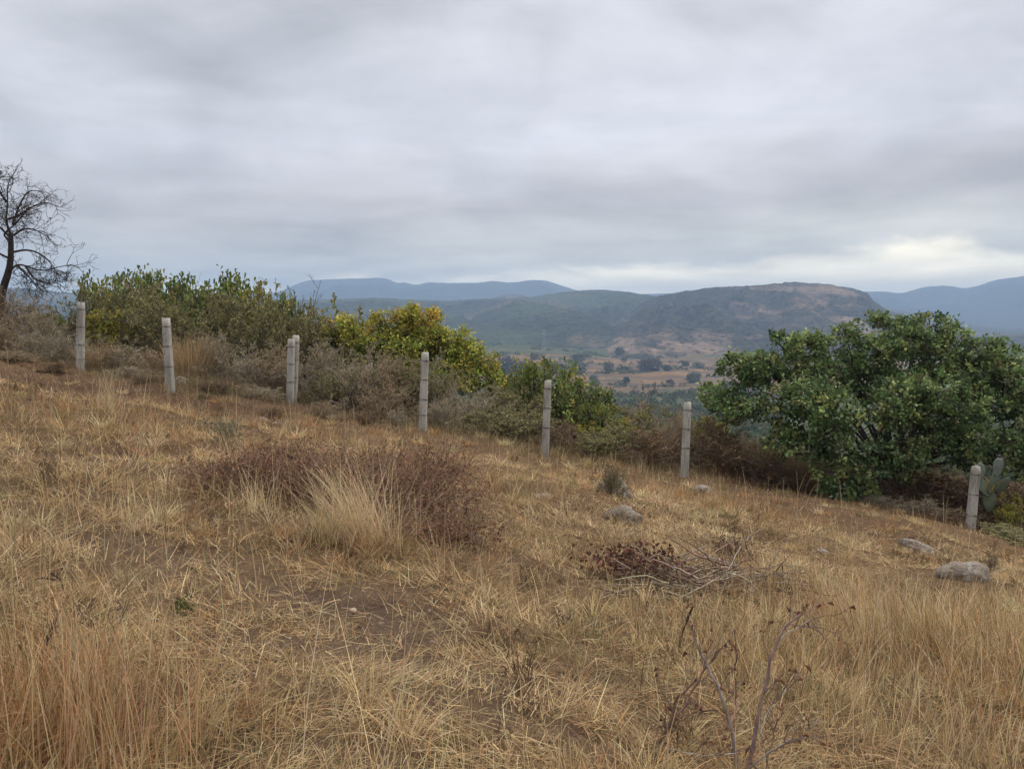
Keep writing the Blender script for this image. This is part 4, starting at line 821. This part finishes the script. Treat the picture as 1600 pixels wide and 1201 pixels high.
# tussocks
nt_ = 4200; x, y = scatter(nt_, 1.6, 23, -.6); tl, ba, og, rd = zones(x, y); keep = rng.random(nt_) < (.35 + .6 * fbm(x * .8, y * .8, 3, 99) + .5 * tl) * (1 - .97 * ba) * (1 - .55 * rd)
x, y, tl, og = x[keep], y[keep], tl[keep], og[keep]; nt_ = len(x); per = 46; ti = np.repeat(np.arange(nt_), per); n = len(ti); rad = rng.uniform(.03, .12, nt_); hh = rng.uniform(.09, .24, nt_) * (1 + .5 * tl)
a = rng.uniform(0, 6.28, n); r = np.sqrt(rng.random(n)) * rad[ti]; bx = x[ti] + np.cos(a) * r; by = y[ti] + np.sin(a) * r; tc_ = gcolor(x, y, og, nt_) * rng.uniform(.75, 1.25, (nt_, 1))
blades(gb, np.stack([bx, by, H(bx, by) - .015], 1), a + rng.normal(0, .4, n), (.15 + .75 * r / rad[ti] * rng.uniform(.5, 1.2, n)), rng.uniform(.3, 1.3, n), hh[ti] * rng.uniform(.6, 1.2, n), .0036 * np.sqrt(by / 2.2).clip(1, 2.6) * rng.uniform(.6, 1.2, n), np.clip(tc_[ti] * (1 + rng.normal(0, .14, (n, 1))), .01, .9), 4)
# single pale stalks
x, y = scatter(5200, 1.5, 22, -.3); tl, ba, og, rd = zones(x, y); keep = rng.random(len(x)) < .25 + .7 * tl; x, y = x[keep], y[keep]; n = len(x)
blades(gb, np.stack([x, y, H(x, y) - .01], 1), rng.uniform(0, 6.28, n), np.abs(rng.normal(.12, .12, n)), np.abs(rng.normal(.25, .25, n)), rng.uniform(.3, .68, n), .0032 * np.sqrt(y / 3).clip(.8, 2.2), pick([(.62, .49, .30), (.50, .38, .21)], [1, 1], n), 6)
tag(gb.build('dry_grass', M_GRASS), 'dry straw and orange brown grass covering the whole slope', 'grass', kind='stuff')

# undergrowth litter and low weeds at the fence line
ub = MB(); n = 60000; t = rng.random(n); fx = np.interp(t, np.linspace(0, 1, 10), [e[0][0] for e in ext]); fy = np.interp(fx, [e[0][0] for e in ext], [e[0][1] for e in ext])
x = fx; y = fy + np.where(rng.random(n) < .75, rng.uniform(.2, 4.5, n), rng.normal(.1, .45, n)); ln = rng.uniform(.1, .5, n) * (.4 + .6 * sstep(-.2, 1.2, y - fy))
cc = np.where((x > 4.2)[:, None], pick([(.20, .12, .065), (.12, .075, .05), (.30, .19, .10)], [3, 3, 1.5], n), pick([(.30, .22, .13), (.20, .16, .09), (.22, .15, .10), (.17, .17, .08)], [3, 3, 2, 2], n))
blades(ub, np.stack([x, y, H(x, y) - .02], 1), rng.uniform(0, 6.28, n), np.abs(rng.normal(.3, .3, n)), rng.normal(.5, .5, n), ln, np.full(n, .007), cc, 4)
n = 26000; x = rng.uniform(3.5, 14.5, n); y = rng.uniform(18.5, 26, n)
blades(ub, np.stack([x, y, H(x, y) - .02], 1), rng.uniform(0, 6.28, n), np.abs(rng.normal(.3, .3, n)), rng.normal(.5, .5, n), rng.uniform(.3, .9, n), np.full(n, .012), pick([(.15, .11, .07), (.20, .15, .09), (.12, .12, .06)], [3, 2, 2], n), 4)
tag(ub.build('undergrowth', M_GRASS), 'mixed dead weeds and stems under and behind the fence', 'undergrowth', kind='stuff')

# clods and pebbles on the bare soil
cb = MB(); CV, CF = ico(1); x, y = scatter(30000, 2.0, 19, -.4); tl, ba, og, rd = zones(x, y); kp = rng.random(len(x)) < np.clip(.05 + .5 * ba + .45 * rd, 0, .5); x, y = x[kp], y[kp]; n = len(x)
sz = np.exp(rng.normal(-4.9, .5, n)).clip(.003, .022) * np.sqrt(y / 4).clip(.8, 1.8); V_ = CV[None] * (1 + rng.normal(0, .16, (n, len(CV), 1))) * sz[:, None, None] * rng.uniform(.6, 1.3, (n, 1, 3)) * np.array([1, 1, .65]) + np.stack([x, y, H(x, y)], 1)[:, None]
cb.add(V_.reshape(-1, 3), [(CF[None] + (np.arange(n) * len(CV))[:, None, None]).reshape(-1, 3)], np.repeat(pick([(.13, .085, .06), (.09, .055, .04), (.20, .15, .11), (.30, .26, .21)], [4, 3, 2, .6], n), len(CV), 0))
tag(cb.build('soil_clods', M_BARK), 'clods and pebbles strewn over the bare patches of soil', 'clods', kind='stuff')
# small dried forbs scattered through the grass
wb = MB(); pr = []
for k in range(7):
    a_ = MB(); P = grow(a_, 5, .26, .2, [(5, .4, (.4, .9)), (3, .5, (.4, 1.0))], (.20, .13, .085), .0028, spread=.5, base_r=.02, wander=.15); on_twigs(a_, P, 70, .016, .008, [(.24, .14, .08), (.16, .10, .06), (.20, .19, .09)], [2, 2, 1]); pr.append(a_)
x, y = scatter(420, 2.4, 15, -.4); tl, ba, og, rd = zones(x, y); kp = rng.random(len(x)) < (1 - .8 * ba) * (.15 + .9 * (fbm(x * .9, y * .9, 3, 201) > .05)); x, y = x[kp], y[kp]
for k in range(len(x)):
    a_ = pr[k % 7]; sc_ = rng.uniform(.5, 1.15); th = rng.uniform(0, 6.28); Rm = np.array([[math.cos(th), -math.sin(th), 0], [math.sin(th), math.cos(th), 0], [0, 0, 1]]); o3 = np.array([x[k], y[k], float(H(x[k], y[k]))])
    off = 0
    V_ = np.concatenate(a_.v) @ Rm.T * sc_ + o3; wb.add(V_, a_.f, np.concatenate(a_.c) * rng.uniform(.7, 1.3))
tag(wb.build('field_weeds', M_DEAD), 'small brown dried forbs scattered through the straw', 'weeds', kind='stuff')

# tall straw tufts one can pick out
def tuft(px, row, h, n, lean_az, lean, label, col=((.68, .55, .35), (.55, .42, .25)), spread=.14):
    b = GP(px, row); o = MB(); a = rng.uniform(0, 6.28, n); r = rng.uniform(0, spread, n) ; bb = np.stack([np.cos(a) * r * 1.5, np.sin(a) * r, -.02 + 0 * a], 1); zz2 = H(bb[:, 0] + b[0], bb[:, 1] + b[1]) - b[2]; bb[:, 2] += zz2
    az = np.where(rng.random(n) < .6, lean_az + rng.normal(0, .5, n), rng.uniform(0, 6.28, n))
    blades(o, bb, az, np.abs(rng.normal(lean, .17, n)), np.abs(rng.normal(.35, .25, n)), h * rng.uniform(.45, 1.08, n), np.full(n, .0045), pick(col, [1] * len(col), n), 6)
    q = o.build('grass_tuft', M_GRASS, loc=b); tag(q, label, 'grass tuft', 'tall grass tufts in the field')
tuft(575, 850, .88, 420, math.pi * .98, .42, 'tallest pale straw tuft leaning left in front of the brushwood heap', spread=.2)
tuft(520, 845, .6, 140, math.pi, .35, 'shorter straw tuft leaning left, beside the tallest one', spread=.18)
tuft(400, 800, .5, 60, 2.2, .3, 'sparse straw tuft at the left end of the brushwood heap')
tuft(170, 645, .75, 70, 1.2, .12, 'upright straw tuft standing below the first and second posts')
tuft(365, 730, .6, 30, 2.4, .2, 'few thin pale stalks behind the left end of the brushwood heap')
tuft(1350, 1000, .55, 160, 2.6, .3, 'dense pale tuft leaning left at the right of the field')
tuft(600, 1215, .75, 16, 1.2, .06, 'few very tall single stalks rising at the bottom of the view', spread=.25)
tuft(120, 1200, .6, 220, 1.6, .15, 'thick reddish straw tuft in the bottom left corner', ((.44, .27, .14), (.50, .36, .2)), .3)
tuft(1000, 740, .5, 26, 1.4, .1, 'thin pale stalks growing between the fifth and sixth posts')

# ------------------------------------------------------------------ the valley: scrub, trees, pylon
vb = MB(); n = 9500; u = rng.random(n); Yd = 120 * (800 / 120) ** u; Xd = (rng.uniform(-.2, .34, n)) * Yd; Xd = np.where(rng.random(n) < .25, rng.uniform(.5, .75, n) * Yd, Xd)
m_ = 2600; Yd[:m_] = rng.uniform(620, 1350, m_); Xd[:m_] = rng.uniform(-.06, .30, m_) * Yd[:m_]; hedge = (np.abs(((Yd + 60 * fbm(Xd / 130, Yd / 400, 3, 140)) % 120) - 60) < 7) & (fbm(Xd / 40, Yd / 200, 3, 141) > -.05) | (fbm(Xd / 38, Yd / 90, 3, 142) > .38)
isf = np.arange(n) < m_
kp = (fbm(Xd / 45, Yd / 45, 3, 131) > -.35 + .5 * sstep(400, 700, Yd)); kp = np.where(isf, hedge, kp); Xd, Yd = Xd[kp], Yd[kp]; n = len(Xd); sz = rng.uniform(.8, 2.3, n) * (1 + np.minimum(Yd, 700) / 900); per = 34
ix = np.repeat(np.arange(n), per); d = norm(rng.normal(0, 1, (len(ix), 3))); d[:, 2] = np.abs(d[:, 2]); bz = H(Xd, Yd)
pos = np.stack([Xd, Yd, bz], 1)[ix] + d * sz[ix, None] * np.array([1.1, 1.1, .95]) * rng.uniform(.5, 1, (len(ix), 1)); cc = pick([(.07, .095, .04), (.11, .13, .055), (.05, .065, .035), (.16, .14, .08), (.13, .10, .075)], [4, 4, 3, 2, 1.5], n, .2)
leaves(vb, pos, d + rng.normal(0, .6, d.shape), sz[ix] * .55, sz[ix] * .5, cc[ix], .2)
tag(vb.build('valley_scrub', M_LEAF), 'grey green scrub covering the valley floor beyond the fence', 'scrub', kind='stuff')
def far_tree(px, row, wpx, hpx, pal, label):
    b = GP(px, row); s = b[1] / F; W = wpx * s / 2; Hh = hpx * s; r = thing('valley_tree', b, label, 'tree', 'trees scattered over the valley fields')
    tk = MB(); tubes(tk, np.array([[(0, 0, -.5), (.1, 0, Hh * .3), (0, 0, Hh * .7)]]), np.array([[.3, .22, .12]]) * Hh / 8, (.08, .06, .05), 6); tk.build('trunk', M_BARK, r)
    fo = MB(); n = 420; lob = np.array([(rng.uniform(-.5, .5) * W, rng.uniform(-.4, .4) * W, Hh * rng.uniform(.4, .62)) for _ in range(6)] + [(0, 0, Hh * .55)]); li = rng.integers(0, len(lob), n); d = norm(rng.normal(0, 1, (n, 3)))
    pos = lob[li] + d * np.array([W * .5, W * .5, Hh * .36]) * rng.uniform(.45, 1.25, (n, 1)); leaves(fo, pos, d + rng.normal(0, .5, d.shape), np.full(n, W * .34), np.full(n, W * .3), pick(pal, [1] * len(pal), n, .2), .2); fo.build('crown', M_LEAF, r)
DG = [(.05, .065, .035), (.07, .085, .045)]; GG = [(.13, .135, .08), (.17, .165, .10)]; PG = [(.12, .095, .085), (.15, .12, .10)]
for a in [(968, 557, 13, 14, DG, 'dark tree on the upper field below the valley between the hills'), (978, 562, 7, 7, GG, 'small tree just right of the dark one on the upper field'), (870, 584, 26, 15, DG, 'wide dark tree above the fifth fence post on the pale field'),
          (951, 583, 16, 19, GG, 'taller grey green tree in the middle of the tan fields'), (1014, 578, 34, 16, PG, 'broad brownish thicket tree above the orange field'), (1042, 580, 13, 9, DG, 'small dark pointed tree right of the broad brownish thicket'),
          (978, 598, 12, 9, DG, 'small round dark tree on the edge of the orange field'), (928, 597, 13, 11, GG, 'small grey green tree left of the round dark one'), (1048, 603, 14, 10, PG, 'purplish tree low on the orange field'), (1085, 598, 24, 15, GG, 'grey green tree left of the oak over the orange field'),
          (790, 582, 36, 22, PG, 'big dark brown tree mass beside the autumn tree'), (812, 582, 26, 15, PG, 'lower brown tree right of the big brown mass'), (835, 562, 13, 10, GG, 'small tree on the bare slope near the pylon'), (903, 562, 20, 8, GG, 'low tree at the foot of the brown rise right of the pylon'),
          (905, 584, 26, 10, GG, 'low green hedge of trees left of the taller grey green tree'), (975, 581, 22, 7, GG, 'flat hedge tree right of the taller grey green tree'), (1090, 576, 20, 8, GG, 'far tree near the foot of the rocky hill'), (1070, 572, 12, 7, DG, 'tiny dark tree near the foot of the rocky hill')]: far_tree(*a)

p = GP(850, 549); tw_ = thing('power_pylon', p, 'thin steel lattice pylon standing below the green hillside', 'pylon'); mb = MB(); Hh = 36 * p[1] / F; segs = []
for sx in (-1, 1):
    for sy in (-1, 1): segs.append([(sx * 2.6, sy * 2.6, -1), (sx * .5, sy * .5, Hh)])
for k in range(7):
    z0, z1 = Hh * k / 7, Hh * (k + 1) / 7; w0, w1 = 2.6 - 2.1 * k / 7, 2.6 - 2.1 * (k + 1) / 7
    for sy in (-1, 1): segs += [[(-w0, sy * w0, z0), (w1, sy * w1, z1)], [(w0, sy * w0, z0), (-w1, sy * w1, z1)], [(sy * w0, -w0, z0), (sy * w1, w1, z1)], [(sy * w0, w0, z0), (sy * w1, -w1, z1)]]
tubes(mb, np.array(segs), np.full((len(segs), 2), .07), (.3, .3, .3), 4); 
def m_steel():
    m = mat('galvanised_steel'); g = G(m); g.surf(g.ramp(g.noise(g.n('ShaderNodeTexCoord').outputs['Object'], 1.5, 3), [(.3, (.30, .31, .32)), (.7, (.42, .43, .44))]), .5, spec=.4); return m
MS = m_steel(); mb.build('tower', MS, tw_)
for z, w_ in ((Hh * .74, 4.2), (Hh * .87, 3.4)):
    mb = MB(); tubes(mb, np.array([[(-w_, 0, z), (w_, 0, z)], [(-w_, 0, z), (0, 0, z + 1.6)], [(w_, 0, z), (0, 0, z + 1.6)]]), np.full((3, 2), .07), (.3, .3, .3), 4); mb.build('cross_arm', MS, tw_)

# ------------------------------------------------------------------ haze
import bmesh
bm = bmesh.new(); bmesh.ops.create_cube(bm, size=1)
X0, X1, Y0, Y1, Z0, Z1 = -8600, 8600, -8600, 8600, -112, 290
for v in bm.verts: v.co = ((X1 if v.co.x > 0 else X0), (Y1 if v.co.y > 0 else Y0), (Z1 if v.co.z > 0 else Z0))
me = bpy.data.meshes.new('haze'); bm.to_mesh(me); bm.free(); hz = bpy.data.objects.new('haze', me); COL.objects.link(hz)
m = mat('haze'); g = G(m); pv = g.n('ShaderNodeVolumePrincipled', {'Color': (.50, .70, 1.0, 1), 'Density': 2.45e-4, 'Anisotropy': 0.0}); g.t.links.new(pv.outputs[0], g.out.inputs[1]); me.materials.append(m)
tag(hz, 'thin blue haze filling the valley air', 'haze', kind='stuff')
